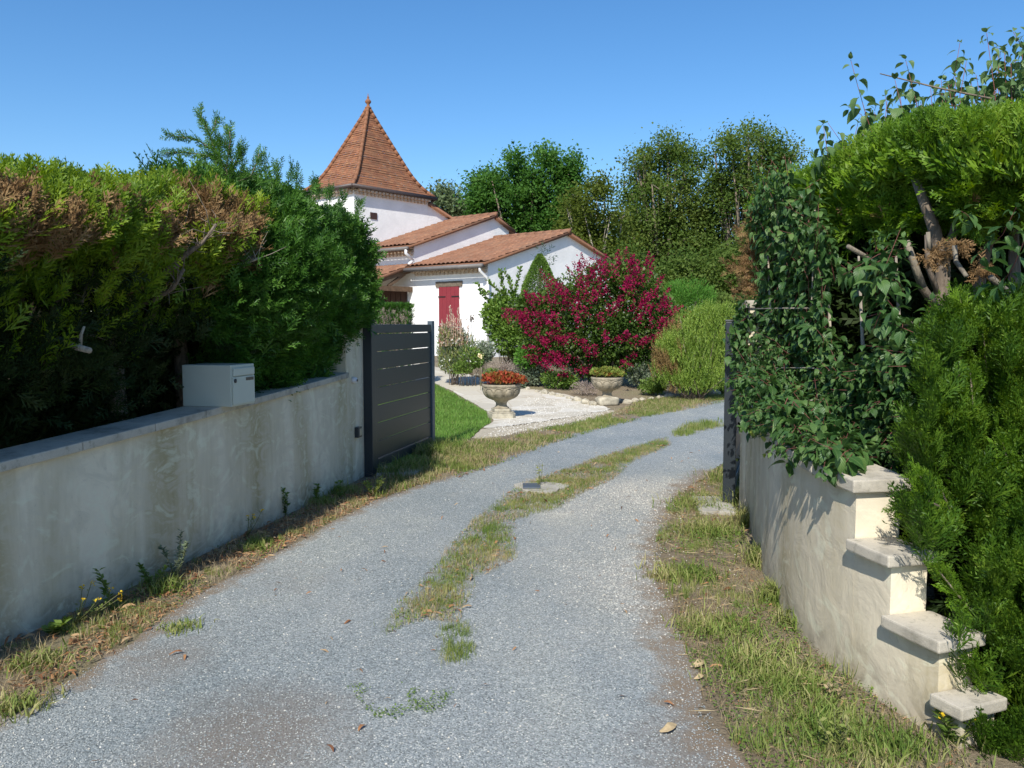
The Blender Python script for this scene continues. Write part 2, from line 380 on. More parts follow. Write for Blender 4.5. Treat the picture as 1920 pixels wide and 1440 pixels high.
# ------------------------------------------------------------------ leaf and spray templates (quads)
def rhomb(V, Q, p, q, wdt, tw):
    p = np.array(p, float); q = np.array(q, float); d = q - p; L = np.linalg.norm(d) + 1e-9
    s = np.cross(d / L, [0, 0, 1]); s = s / (np.linalg.norm(s) + 1e-9) * math.cos(tw) + np.array([0, 0, math.sin(tw)])
    m = p + d * .45; b = len(V); V += [p, m + s * wdt, q, m - s * wdt]; Q.append([b, b + 1, b + 2, b + 3])
def spray(seed, ns, nsub, wd, ang=38, sl=.5):
    r = random.Random(seed); V, Q = [], []; cz = r.uniform(-.12, .12)
    ax = lambda t: np.array([.06 * math.sin(3 * t + seed), t, cz * t * t])
    for i in range(3): rhomb(V, Q, ax(i / 3), ax((i + 1.25) / 3), wd * .8, r.uniform(-.5, .5))
    for i in range(ns):
        t = (i + .5) / ns; sd_ = 1 if i % 2 else -1; a = R(ang + r.uniform(-9, 9)); L = (sl * (1 - t) ** .75 + .10) * r.uniform(.75, 1.1)
        p = ax(t * .97); dv = np.array([sd_ * math.sin(a), math.cos(a), r.uniform(-.25, .25)])
        e = p + dv * L + np.array([0, .12 * L, 0])
        if nsub == 0: rhomb(V, Q, p, e, wd * 1.6, r.uniform(-.7, .7)); continue
        rhomb(V, Q, p, e, wd, r.uniform(-.7, .7))
        for j in range(nsub):
            u = .22 + .74 * j / nsub; s2 = sd_ if j % 2 else -sd_; a2 = math.atan2(dv[0], dv[1]) + s2 * R(36 + r.uniform(-8, 8))
            l2 = L * (.42 * (1 - u) + .16); q0 = p + (e - p) * u
            rhomb(V, Q, q0, q0 + np.array([math.sin(a2), math.cos(a2), r.uniform(-.3, .3)]) * l2, wd * .85, r.uniform(-.8, .8))
    return np.array(V), np.array(Q)
SPR_LO = [spray(i, 9, 2, .030) for i in range(4)]
SPR_HI = [spray(20 + i, 13, 5, .021, 36, .42) for i in range(4)]
SPR_FAR = [spray(40 + i, 8, 0, .040) for i in range(3)]
LEAF = [(np.array([(0, 0, 0), (-.33, .5, .1), (0, 1, 0), (.33, .5, .06)]), np.array([[0, 1, 2, 3]])),
        (np.array([(0, 0, 0), (-.28, .55, -.06), (.03, 1, -.15), (.3, .45, .1)]), np.array([[0, 1, 2, 3]]))]
NEEDLE = [(np.array([(0, 0, 0), (-.07, .4, 0), (0, 1, 0), (.07, .4, .03)]), np.array([[0, 1, 2, 3]]))]
def bigleaf(droop, fold, seed):
    V, Q, U = [], [], []; r = random.Random(seed); tw = r.uniform(-.25, .25)
    for i in range(6):
        t = i / 5; wdt = .30 * math.sin(PI * min(1, t ** .85)) ** .8 if 0 < t < 1 else .004
        if i == 4: wdt *= .8
        c = np.array([tw * .2 * t * t, .08 + .95 * (t - droop * .35 * t ** 3), -droop * t * t])
        for s in (-1, 0, 1):
            V.append(c + np.array([s * wdt * math.cos(fold), 0, abs(s) * wdt * math.sin(fold) + s * tw * .15 * t])); U.append((s * (wdt / .3), t))
    for i in range(5):
        for s in (0, 1): b = i * 3 + s; Q.append([b, b + 1, b + 4, b + 3])
    return np.array(V), np.array(Q), np.array(U)
BIG = [bigleaf(d, f, i) for i, (d, f) in enumerate([(.35, .35), (.6, .5), (.25, .2), (.8, .6), (.5, .1)])]
def scatter_uv(P, Mx):
    k = rng.integers(0, len(BIG), len(P)); Vs, Qs, Us, b = [], [], [], 0
    for i, T in enumerate(BIG):
        m = k == i
        if not m.any(): continue
        V, Q = inst(T, P[m], Mx[m]); Vs.append(V); Qs.append(Q + b); b += len(V); Us.append(np.tile(T[2], (m.sum(), 1)))
    return np.concatenate(Vs), np.concatenate(Qs), np.concatenate(Us)
BLADE = []
for i, (bx, tip) in enumerate([(.15, .35), (.35, .6), (.05, .15), (.5, .9)]):
    BLADE.append((np.array([(-.03, 0, 0), (.03, 0, 0), (-.025, bx * .4, .55), (.025, bx * .4, .55), (-.004, tip, .55 + .45 * (1 - tip * .6)), (.004, tip, .55 + .45 * (1 - tip * .6))]),
                  np.array([[0, 1, 3, 2], [2, 3, 5, 4]])))

def inpoly(P, poly):
    x, y = P[:, 0], P[:, 1]; c = np.zeros(len(P), bool); n = len(poly)
    for i in range(n):
        x0, y0 = poly[i][0], poly[i][1]; x1, y1 = poly[(i + 1) % n][0], poly[(i + 1) % n][1]
        if y0 == y1: continue
        k = ((y0 > y) != (y1 > y)) & (x < (x1 - x0) * (y - y0) / (y1 - y0) + x0); c ^= k
    return c
def in_area(poly, n):
    A = np.array([(p[0], p[1]) for p in poly]); lo, hi = A.min(0), A.max(0); out = []; tot = 0
    while tot < n:
        q = rng.uniform(lo, hi, (n * 2, 2)); q = q[inpoly(q, poly)]; out.append(q); tot += len(q)
        if len(q) == 0: break
    return np.concatenate(out)[:n]
def gpoly(pts): return [G(*p) for p in pts]
def area(poly):
    return abs(sum(poly[i][0] * poly[(i + 1) % len(poly)][1] - poly[(i + 1) % len(poly)][0] * poly[i][1] for i in range(len(poly)))) / 2
def blades(q, h, wdt, spread=.6):
    n = len(q); a = rng.uniform(0, 2 * PI, n); s = h * rng.uniform(.45, 1.25, n)
    up = norm(np.stack([rng.normal(0, .25, n), rng.normal(0, .25, n), np.ones(n)], 1))
    fwd = np.stack([np.cos(a), np.sin(a), np.zeros(n)], 1); x = norm(np.cross(fwd, up)); y = np.cross(up, x)
    Mx = np.stack([x * (wdt / h / .06), y * spread * 1.2, up], 2) * s[:, None, None]
    P = np.stack([q[:, 0], q[:, 1], gzn(q[:, 0], q[:, 1]) + .002], 1)
    return scatter(BLADE, P, Mx)
def tufts(q, nb, h, wdt, rad=.012, spread=.8):   # blades grouped in small fans
    n = len(q); qq = np.repeat(q, nb, 0); a = rng.uniform(0, 2 * PI, n * nb); r_ = np.abs(rng.normal(0, rad, n * nb)); hs_ = np.repeat(rng.uniform(.5, 1.3, n), nb)
    s = h * hs_ * rng.uniform(.6, 1.15, n * nb); lean = rng.uniform(.1, .8, n * nb); out_ = np.stack([np.cos(a), np.sin(a), np.zeros(n * nb)], 1)
    up = norm(out_ * lean[:, None] + np.array([0, 0, 1.])); x = norm(np.cross(out_, up)); y = np.cross(up, x)
    Mx = np.stack([x * (wdt / h / .06), y * spread * -1, up], 2) * s[:, None, None]
    P = np.stack([qq[:, 0] + out_[:, 0] * r_, qq[:, 1] + out_[:, 1] * r_, gzn(qq[:, 0], qq[:, 1]) + .001], 1)
    return scatter(BLADE, P, Mx)
def cover(q, size, lift=.0):               # low leafy ground cover
    n = len(q); P = np.stack([q[:, 0], q[:, 1], gzn(q[:, 0], q[:, 1]) + rng.uniform(.004, .022 + lift, n)], 1)
    D = rnd(n); D[:, 2] = np.abs(D[:, 2]) * .5; Hn = rnd(n, .5) + np.array([0, 0, 1])
    return scatter(LEAF, P, frames(D, Hn, size * rng.uniform(.5, 1.3, n)))
def stuff(name, V, Q, m, label, cat):
    return tag(link(name, mesh_np(name, V, Q), m), label, cat, kind='stuff')
# ------------------------------------------------------------------ ground, driveway, path, lawn
def grid_z(xs, ys, dz=0.):
    X, Y = np.meshgrid(xs, ys); Z = gzn(X, Y) + dz
    n, m = X.shape; idx = np.arange(n * m).reshape(n, m)
    Q = np.stack([idx[:-1, :-1], idx[:-1, 1:], idx[1:, 1:], idx[1:, :-1]], -1).reshape(-1, 4)
    return np.stack([X.ravel(), Y.ravel(), Z.ravel()], 1), Q
xs = np.concatenate([-np.geomspace(400, 12, 14), np.linspace(-11, 12, 70), np.geomspace(13, 400, 14)])
ys = np.concatenate([-np.geomspace(300, 4, 10), np.linspace(-3, 30, 100), np.geomspace(31, 700, 18)])
V, Q = grid_z(xs, ys)
m, t, b, out = nodes('earth'); p = pos(t)
c = ramp(t, noise(t, .9, 6, .65, p), [(.35, (.13, .10, .07)), (.5, (.21, .17, .12)), (.62, (.19, .175, .10)), (.75, (.14, .15, .07))])
c = mixc(t, ramp(t, noise(t, 55, 4, .7, p), [(.4, (0,)*3), (.7, (.8,)*3)]), c, (.33, .27, .18))
t.links.new(c, b.inputs['Base Color']); b.inputs['Roughness'].default_value = .95; b.inputs['Specular IOR Level'].default_value = .15
bump(t, b, noise(t, 60, 5, .7, p), .9, .02); M['earth'] = m
tag(link('ground', mesh_np('ground', V, Q, True), M['earth']), kind='structure')

def segdist(P, poly, closed=True):
    best = np.full(len(P), 1e9); near = np.zeros_like(P); n = len(poly)
    for i in range(n if closed else n - 1):
        a = np.array(poly[i][:2]); d = np.array(poly[(i + 1) % n][:2]) - a; L = (d @ d) + 1e-12
        u = np.clip(((P - a) @ d) / L, 0, 1); q = a + u[:, None] * d; r = np.linalg.norm(P - q, axis=1)
        k = r < best; best[k] = r[k]; near[k] = q[k]
    return best, near
def densify(poly, step, jit, seed=0):
    out_ = []; n = len(poly)
    for i in range(n):
        a = np.array(poly[i][:2]); c_ = np.array(poly[(i + 1) % n][:2]); L = np.linalg.norm(c_ - a); k = max(1, int(L / step))
        for j in range(k):
            q = a + (c_ - a) * j / k; out_.append(q)
    A = np.array(out_); A[:, 0] += (vnoise(A[:, 0], A[:, 1], 3, seed) - .5) * jit + (vnoise(A[:, 0], A[:, 1], 11, seed + 1) - .5) * jit * .5
    A[:, 1] += (vnoise(A[:, 0], A[:, 1], 3, seed + 2) - .5) * jit
    return A
def sheet(name, poly, cell, dz, m, jit=.1, attr=None, kind='structure'):
    A = densify(poly, .12, jit, len(name)); lo, hi = A.min(0) - cell, A.max(0) + cell
    xs_ = np.arange(lo[0], hi[0], cell); ys_ = np.arange(lo[1], hi[1], cell)
    V, Q = grid_z(xs_, ys_, dz); ins = inpoly(V[:, :2], A)
    keep = ins[Q].sum(1) >= 2; Q = Q[keep]; used = np.unique(Q); rm = np.full(len(V), -1); rm[used] = np.arange(len(used))
    V = V[used]; Q = rm[Q]; o = ~ins[used]
    if o.any(): _, nr = segdist(V[o][:, :2], A); V[o, 0] = nr[:, 0]; V[o, 1] = nr[:, 1]; V[:, 2] = gzn(V[:, 0], V[:, 1]) + dz
    at_ = attr(V) if attr else None
    ob = link(name, mesh_np(name, V, Q, True, None, at_), m); tag(ob, kind=kind); return ob

left_px = [(0, 1345), (110, 1290), (240, 1205), (370, 1118), (500, 1045), (600, 990), (700, 942), (800, 905), (880, 882), (960, 850), (1040, 820), (1150, 792), (1250, 767), (1366, 746), (1420, 735)]
right_px = [(1420, 800), (1366, 868), (1330, 885), (1285, 915), (1255, 960), (1235, 1020), (1240, 1090), (1255, 1150), (1275, 1220), (1310, 1310), (1360, 1395), (1385, 1440)]
L_ = [tuple(G(*p)[:2]) for p in left_px]; R_ = [tuple(G(*p)[:2]) for p in right_px]
DRIVE = [(-2.6, -4), (-2.35, 1.2)] + L_ + [(9, 21.5), (12, 18), (8, 14)] + R_[0:] + [(.85, 1.2), (1.6, -.5), (3.5, -4)]
white_px = [(1150, 900), (1290, 905), (1280, 960), (1250, 1020), (1240, 1110), (1290, 1200), (1150, 1150), (1100, 1050), (1170, 1000), (1180, 965), (1060, 960), (1060, 920)]
WHITE = [tuple(G(*p)[:2]) for p in white_px]
STRIP_ = gpoly([(715, 1190), (745, 1135), (800, 1085), (845, 1020), (925, 945), (985, 905), (1060, 882), (1110, 862), (1180, 840), (1250, 820), (1260, 835), (1190, 865), (1150, 900), (1085, 930), (1050, 955), (965, 978), (968, 1050), (900, 1085), (880, 1120), (860, 1175), (800, 1165)])
STRIP3_ = gpoly([(1250, 815), (1290, 797), (1350, 790), (1360, 800), (1310, 812), (1270, 822)])
def dattr(V):
    P = V[:, :2]; ins = inpoly(P, WHITE); d, _ = segdist(P, WHITE); wv = np.clip(.5 + np.where(ins, d, -d) / 1.3, 0, 1)
    dl, _ = segdist(P, R_[2:] + [(.85, 1.2)], False); dl2, _ = segdist(P, [(-2.35, 1.2)] + L_, False)
    e = np.clip(1 - np.minimum(dl / .35, dl2 / .22), 0, 1)
    st = np.zeros(len(P))
    for (px, py, r_, k) in [(470, 1385, .42, 1), (300, 1240, .3, .7), (560, 1090, .35, .35), (1350, 1340, .3, .8), (1350, 1420, .35, 1), (1010, 925, .3, .5)]:
        g = G(px, py); st = np.maximum(st, k * np.clip(1.3 - np.linalg.norm((P - np.array(g[:2])) * np.array([1, .8]), axis=1) / r_, 0, 1))
    so = np.zeros(len(P))
    for pl_ in (STRIP_, STRIP3_):
        ins2 = inpoly(P, pl_); d2, _ = segdist(P, pl_); so = np.maximum(so, np.clip(.5 + np.where(ins2, d2, -d2) / .22, 0, 1))
    return {'soil': so, 'white': wv, 'edge': e, 'stain': st}
m, t, b, out = nodes('gravel'); p = pos(t)
def vor(scale, rnd_=1.):
    n = N(t, 'ShaderNodeTexVoronoi', Scale=scale, Randomness=rnd_); t.links.new(p, n.inputs['Vector']); return n
v1 = vor(150); hs = N(t, 'ShaderNodeSeparateColor'); t.links.new(v1.outputs['Color'], hs.inputs[0])
c_blue = ramp(t, hs.outputs[0], [(0, (.12, .135, .135)), (.35, (.215, .24, .245)), (.7, (.28, .31, .315)), (.93, (.345, .37, .37)), (1, (.52, .52, .49))])
c_pale = ramp(t, hs.outputs[1], [(0, (.18, .18, .165)), (.4, (.31, .30, .275)), (.75, (.44, .43, .385)), (1, (.70, .68, .60))])
a1 = N(t, 'ShaderNodeAttribute', attribute_name='white').outputs['Fac']; a2 = N(t, 'ShaderNodeAttribute', attribute_name='edge').outputs['Fac']; a3 = N(t, 'ShaderNodeAttribute', attribute_name='stain').outputs['Fac']
big = noise(t, 1.3, 5, .6, p); med = noise(t, 7, 5, .65, p)
wf = mth(t, 'ADD', mth(t, 'MULTIPLY', a1, .95), mth(t, 'MULTIPLY_ADD', big, 1.1, -.55)); wf = mth(t, 'ADD', wf, mth(t, 'MULTIPLY', hs.outputs[2], .35))
c = mixc(t, ramp(t, wf, [(.25, (0,)*3), (.85, (1,)*3)]), c_blue, c_pale)
c = mixc(t, 1., c, ramp(t, noise(t, .9, 4, .6, pos(t, (1, .5, 1))), [(.33, (.76, .81, .84)), (.5, (1, 1, 1)), (.66, (1.18, 1.14, 1.07))]), 'MULTIPLY')
dirt = mth(t, 'ADD', mth(t, 'MULTIPLY', a3, .8), mth(t, 'MULTIPLY_ADD', med, .9, -.5))
c = mixc(t, mth(t, 'MULTIPLY', ramp(t, dirt, [(.1, (0,)*3), (.75, (1,)*3)]), .75), c, (.17, .145, .12))
a4 = N(t, 'ShaderNodeAttribute', attribute_name='soil').outputs['Fac']
so = mth(t, 'ADD', a4, mth(t, 'MULTIPLY_ADD', med, 1.6, -1.0))
c = mixc(t, mth(t, 'MULTIPLY', ramp(t, so, [(.25, (0,)*3), (.85, (1,)*3)]), .7), c, (.20, .18, .12))
ed = mth(t, 'ADD', mth(t, 'MULTIPLY', a2, .9), mth(t, 'MULTIPLY_ADD', med, 1.4, -.75))
c = mixc(t, mth(t, 'MULTIPLY', ramp(t, ed, [(.35, (0,)*3), (.75, (1,)*3)]), .85), c, (.20, .15, .10))
t.links.new(c, b.inputs['Base Color']); b.inputs['Roughness'].default_value = .9; b.inputs['Specular IOR Level'].default_value = .3
bh = mth(t, 'ADD', mth(t, 'MULTIPLY', v1.outputs['Distance'], -1.2), mth(t, 'MULTIPLY', hs.outputs[2], .35))
bump(t, b, bh, .6, .004); M['gravel'] = m
sheet('driveway', DRIVE, .06, .004, M['gravel'], .14, dattr)

# crazy-paved path
m, t, b, out = nodes('paving'); p = pos(t)
vr = N(t, 'ShaderNodeTexVoronoi', Scale=1.9, feature='DISTANCE_TO_EDGE'); t.links.new(p, vr.inputs['Vector'])
vc = N(t, 'ShaderNodeTexVoronoi', Scale=1.9); t.links.new(p, vc.inputs['Vector']); sp = N(t, 'ShaderNodeSeparateColor'); t.links.new(vc.outputs['Color'], sp.inputs[0])
c = ramp(t, sp.outputs[0], [(0, (.46, .42, .34)), (.5, (.56, .52, .43)), (1, (.62, .59, .52))])
c = mixc(t, ramp(t, noise(t, 12, 5, .65, p), [(.4, (0,)*3), (.8, (.4,)*3)]), c, (.36, .31, .23))
c = mixc(t, ramp(t, vr.outputs['Distance'], [(.0, (.7,)*3), (.02, (.5,)*3), (.035, (0,)*3)]), c, (.44, .38, .28))
t.links.new(c, b.inputs['Base Color']); b.inputs['Roughness'].default_value = .85
bump(t, b, ramp(t, vr.outputs['Distance'], [(.0, (0,)*3), (.06, (1,)*3)]), .2, .006); M['paving'] = m
path_px = [(560, 668), (700, 672), (816, 688), (870, 700), (920, 716), (985, 728), (1060, 740), (1120, 756), (1145, 768), (1090, 780), (1010, 792), (950, 800), (905, 805), (925, 790), (915, 772), (880, 752), (850, 735), (816, 720), (700, 700), (560, 690)]
PATH = gpoly(path_px); sheet('garden_path', PATH, .12, .008, M['paving'], .06)
M['sand'] = plain('pale_grit', (.50, .44, .33), .95, 0, .2, .2, 25, .6, 120)
sheet('grit_apron', gpoly([(905, 804), (950, 800), (1010, 792), (1090, 779), (1150, 768), (1160, 776), (1080, 792), (1000, 806), (940, 820), (890, 824), (880, 815)]), .1, .004, M['sand'], .1)
LAWN = gpoly([(560, 692), (700, 704), (816, 722), (850, 738), (882, 756), (915, 776), (920, 794), (900, 806), (885, 822), (850, 850), (816, 856), (760, 880), (650, 870), (560, 830)])
M['turf'] = plain('turf_soil', (.14, .19, .05), .95, 0, .1, .2, 3)
sheet('lawn_soil', LAWN, .15, .004, M['turf'], .08)
# leaf-sized gravel lying loose on the drive, pale pebbles
def stones(q, s0, s1, flat=.6):
    n = len(q); o = np.array([(1, 0, 0), (0, 1, 0), (-1, 0, 0), (0, -1, 0), (0, 0, 1), (0, 0, -1)], float) * .5
    Q = np.array([(0, 1, 4), (1, 2, 4), (2, 3, 4), (3, 0, 4), (1, 0, 5), (2, 1, 5), (3, 2, 5), (0, 3, 5)])
    s = rng.uniform(s0, s1, n); V = o[None] * s[:, None, None] * rng.uniform(.6, 1.35, (n, 6, 1))
    a = rng.uniform(0, 2 * PI, n); ca, sa = np.cos(a), np.sin(a); x = V[:, :, 0] * ca[:, None] - V[:, :, 1] * sa[:, None]; y = V[:, :, 0] * sa[:, None] + V[:, :, 1] * ca[:, None]
    V = np.stack([x + q[:, :1], y + q[:, 1:2], V[:, :, 2] * flat + (gzn(q[:, 0], q[:, 1]) + .004)[:, None] + s[:, None] * .12], 2)
    return V.reshape(-1, 3), (Q[None] + (np.arange(n) * 6)[:, None, None]).reshape(-1, 3)
def drive_pts(n, y0, y1, falloff=1.3):
    out_ = []; tot = 0; D_ = densify(DRIVE, .3, .1, 8)
    while tot < n:
        y = y0 + (y1 - y0) * rng.random(n) ** falloff; x = rng.uniform(-2.6, 4.5, n); q = np.stack([x, y], 1); q = q[inpoly(q, D_)]; out_.append(q); tot += len(q)
    return np.concatenate(out_)[:n]
V, Q = stones(drive_pts(62000, 2.5, 8.5, 1.5), .004, .009); stuff('gravel_chips', V, Q, M['chips'], 'loose blue grey gravel chips covering the driveway', 'gravel')
q = np.concatenate([drive_pts(1500, 2.5, 16, 1.2), in_area(WHITE, 2400) + rng.normal(0, .22, (2400, 2))]); V, Q = stones(q, .005, .014); stuff('pale_pebbles', V, Q, M['pebbles'], 'small white pebbles scattered over the driveway', 'pebbles')
q = in_area(gpoly([(990, 745), (1060, 752), (1140, 765), (1150, 785), (1000, 812), (905, 822)]), 2500); V, Q = stones(q, .01, .03); stuff('path_grit', V, Q, M['pebbles'], 'cream grit along the edge of the paved garden path', 'gravel')

# grass, cover and litter
def thin(q, s, thr, seed): return q[vnoise(q[:, 0], q[:, 1], s, seed) * .65 + vnoise(q[:, 0], q[:, 1], s * 3.3, seed + 5) * .35 > thr]
def fade(q, poly, wd_):
    d_, _ = segdist(q, poly); return q[rng.random(len(q)) < np.clip(d_ / wd_, .06, 1)]
STRIP = gpoly([(715, 1190), (745, 1135), (800, 1085), (845, 1020), (925, 945), (985, 905), (1060, 882), (1110, 862), (1180, 840), (1250, 820), (1260, 835), (1190, 865), (1150, 900), (1085, 930), (1050, 955), (965, 978), (968, 1050), (900, 1085), (880, 1120), (860, 1175), (800, 1165)])
STRIP2 = gpoly([(830, 1180), (880, 1165), (885, 1240), (830, 1245)]); STRIP3 = gpoly([(1250, 815), (1290, 797), (1350, 790), (1360, 800), (1310, 812), (1270, 822)])
CREEP = gpoly([(650, 1290), (760, 1265), (850, 1300), (820, 1355), (700, 1350)])
RVERGE = [tuple(G(*p)[:2]) for p in [(1366, 868), (1325, 890), (1275, 925), (1245, 965), (1228, 1020), (1235, 1090), (1262, 1170), (1285, 1230), (1320, 1310), (1375, 1395), (1400, 1440)]] + [(.9, 1.8), (1.9, 1.8)] + [tuple(G(*p)[:2]) for p in [(1850, 1440), (1730, 1372), (1640, 1310), (1545, 1245), (1473, 1165), (1443, 1112), (1405, 1030), (1385, 960), (1366, 945)]]
LVERGE = [(-2.5, 1.6)] + L_[:8] + [tuple(G(*p)[:2]) for p in [(770, 895), (690, 900), (625, 928), (542, 968), (458, 1003), (358, 1056), (250, 1112), (100, 1165), (0, 1215)]] + [(-2.85, 1.6)]
FVERGE = gpoly([(695, 905), (760, 870), (816, 852), (885, 826), (940, 824), (1000, 808), (1080, 793), (1150, 774), (1200, 752), (1290, 742), (1400, 735), (1420, 742), (1366, 754), (1250, 776), (1150, 800), (1040, 832), (960, 862), (880, 892), (800, 912), (700, 940)])
parts = []
q = fade(thin(in_area(STRIP, 4200), 3.1, .35, 3), STRIP, .14); parts += [tufts(q, 12, .036, .0026, .035)]
q = thin(in_area(STRIP2, 200), 3, .40, 4); parts += [tufts(q, 10, .03, .0022, .03)]
q = fade(thin(in_area(STRIP3, 500), 2, .3, 6), STRIP3, .3); parts += [tufts(q, 12, .08, .006, .04)]
q = fade(thin(in_area(RVERGE, 4300), 2.6, .57, 9), RVERGE, .30); parts += [tufts(q, 11, .032, .0022, .03)]; q = fade(thin(in_area(RVERGE, 5000), 2.1, .48, 19), RVERGE, .25); parts += [blades(q, .028, .0022, .9)]; q = thin(in_area(RVERGE, 380), 1.9, .55, 50); parts += [tufts(q, 14, .085, .003, .02)]
q = fade(thin(in_area(LVERGE, 2600), 2.9, .60, 12), LVERGE, .08); parts += [tufts(q, 13, .042, .0026, .022)]
q = fade(thin(in_area(FVERGE, 5600), 1.6, .40, 15), FVERGE, .18); parts += [tufts(q, 11, .055, .005, .04)]
V, Q = join(parts); stuff('grass', V, Q, M['grass'], 'short green grass growing along the driveway edges and middle', 'grass')
q = in_area(LAWN, 60000); V, Q = blades(q, .06, .006, .7); stuff('lawn', V, Q, M['lawn'], 'mown green lawn between the gate leaf and the path', 'lawn')
parts = [cover(thin(in_area(STRIP, 9000), 2.4, .48, 3), .013), cover(thin(in_area(RVERGE, 22000), 2.1, .44, 9), .013, .015), cover(thin(in_area(LVERGE, 6000), 2.6, .56, 12), .014), cover(thin(in_area(CREEP, 1500), 6, .56, 21), .010), cover(thin(in_area(FVERGE, 9000), 1.3, .5, 15), .022)]
V, Q = join(parts); stuff('ground_cover', V, Q, M['weed'], 'low creeping weeds among the grass and gravel', 'weeds')
parts = [blades(thin(in_area(RVERGE, 11000), 2.1, .38, 30), .038, .0018, 1.6), blades(thin(in_area(STRIP, 9000), 3, .5, 31), .045, .0024, 1.3), blades(thin(in_area(LVERGE, 5000), 3, .45, 32), .06, .0024, 1.3), blades(thin(in_area(FVERGE, 9000), 1.2, .5, 33), .08, .004, 1.2)]
n = 700; q = in_area(RVERGE, n); D = rnd(n); D[:, 2] *= .12; P = np.stack([q[:, 0], q[:, 1], rng.uniform(.008, .03, n)], 1)
parts.append(scatter(NEEDLE, P, frames(D, np.tile([0, 0, 1.], (n, 1)), rng.uniform(.05, .13, n), .22)))
V, Q = join(parts); stuff('dry_grass', V, Q, M['straw'], 'straw coloured dry grass lying in the verges', 'dry grass')
CURL = []
for s in range(4):
    r_ = random.Random(s); V0 = []; 
    for i in range(5):
        tt = i / 4; ww = .16 * math.sin(PI * (.08 + .84 * tt)); zz = .12 * math.sin(PI * tt) * r_.uniform(.6, 1.4); xx = .25 * math.sin(tt * 2.5 + s)
        V0 += [(xx - ww, tt, zz + ww * r_.uniform(.2, .9)), (xx + ww * .7, tt + .03, zz + ww * r_.uniform(0, .6))]
    CURL.append((np.array(V0), np.array([[2 * i, 2 * i + 1, 2 * i + 3, 2 * i + 2] for i in range(4)])))
def litter(q, s0, s1):
    n = len(q); D = rnd(n); D[:, 2] *= .15; Hn = rnd(n, .35) + np.array([0, 0, 1])
    P = np.stack([q[:, 0], q[:, 1], gzn(q[:, 0], q[:, 1]) + rng.uniform(.004, .014, n)], 1); return scatter(CURL, P, frames(D, Hn, rng.uniform(s0, s1, n), rng.uniform(.4, 1, n)))
d0 = in_area(LVERGE, 11000); parts = [litter(thin(d0, 1.8, .34, 41), .008, .036), litter(thin(in_area(LVERGE, 800), 1.8, .36, 46), .03, .08), litter(thin(in_area(STRIP, 420), 2, .4, 42), .025, .07), litter(thin(in_area(RVERGE, 2600), 2, .35, 43), .008, .03), litter(in_area(RVERGE, 90), .03, .07), litter(drive_pts(120, 2.6, 10, 1.1), .02, .055), litter(thin(in_area(FVERGE, 900), 1.5, .45, 44), .03, .07)]
parts.append(litter(fade(thin(in_area(FVERGE, 2500), 1.5, .4, 48), FVERGE, .1), .015, .04)); parts.append(litter(thin(in_area(STRIP, 1500), 2, .4, 49), .008, .03)); V, Q = join(parts); stuff('leaf_litter', V, Q, M['litter'], 'curled brown fallen leaves and bark strips on verge and gravel', 'leaf litter')
for (px, py, s, lab) in [(1252, 1372, .085, 'large pale tan fallen leaf on the gravel near the right verge'), (1308, 1251, .09, 'pale tan fallen leaf lying in the straw of the right verge'), (1310, 1275, .06, 'greyish fallen leaf just below the pale tan leaf on the right verge')]:
    g = G(px, py); V, Q = inst(CURL[1], np.array([[g.x - s / 2, g.y, .012]]), frames(np.array([[1., .25, 0]]), np.array([[0, 0, 1.]]), s, 1.7))
    o = link('fallen_leaf', mesh_np('fallen_leaf', V - np.array([g.x, g.y, 0]), Q), plain('pale_leaf', (.55, .42, .24), .7, 0, .2, .2, 60)); o.location = (g.x, g.y, 0); tag(o, lab, 'leaf', 'larger leaves fallen on the drive')

# manhole: concrete slab with grey cover
def onground(px, py): g = G(px, py); return g
g = onground(1015, 917); t_ = thing('manhole', 'round concrete manhole surround with small grey lid in the driveway', 'manhole', (g.x, g.y, .004))
bm_ = MB(); pr = [(.23 + .03 * math.sin(3 * a) + .02 * math.sin(5 * a + 1)) for a in np.linspace(0, 2 * PI, 28, endpoint=False)]
bm_.prism([(pr[i] * 1.0 * math.cos(2 * PI * i / 28), pr[i] * 1.0 * math.sin(2 * PI * i / 28)) for i in range(28)], -.03, .022); bm_.build('surround', M['concrete'], t_, False, .008)
MB().box(-.17, -.01, -.12, .10, .0225, .034).build('lid', plain('lid_metal', (.10, .12, .14), .5, .2), t_, False, .006)
g = onground(1335, 950); t_ = MB().prism([(-.17, -.28), (.13, -.33), (.17, .26), (-.1, .3)], -.02, .03).build('gate_stop_slab', M['concrete'], None, False, .008); t_.location = (g.x, g.y, 0); tag(t_, 'pale concrete pad in the grass at the foot of the right gate post', 'concrete pad')
g = onground(748, 886); t_ = MB().prism([(-.2, -.2), (.2, -.22), (.24, .22), (-.18, .2)], -.02, .028).build('gate_stop_slab', M['concrete'], None, False, .008); t_.location = (g.x, g.y, 0); tag(t_, 'pale concrete pad in the weeds under the open left gate leaf', 'concrete pad')

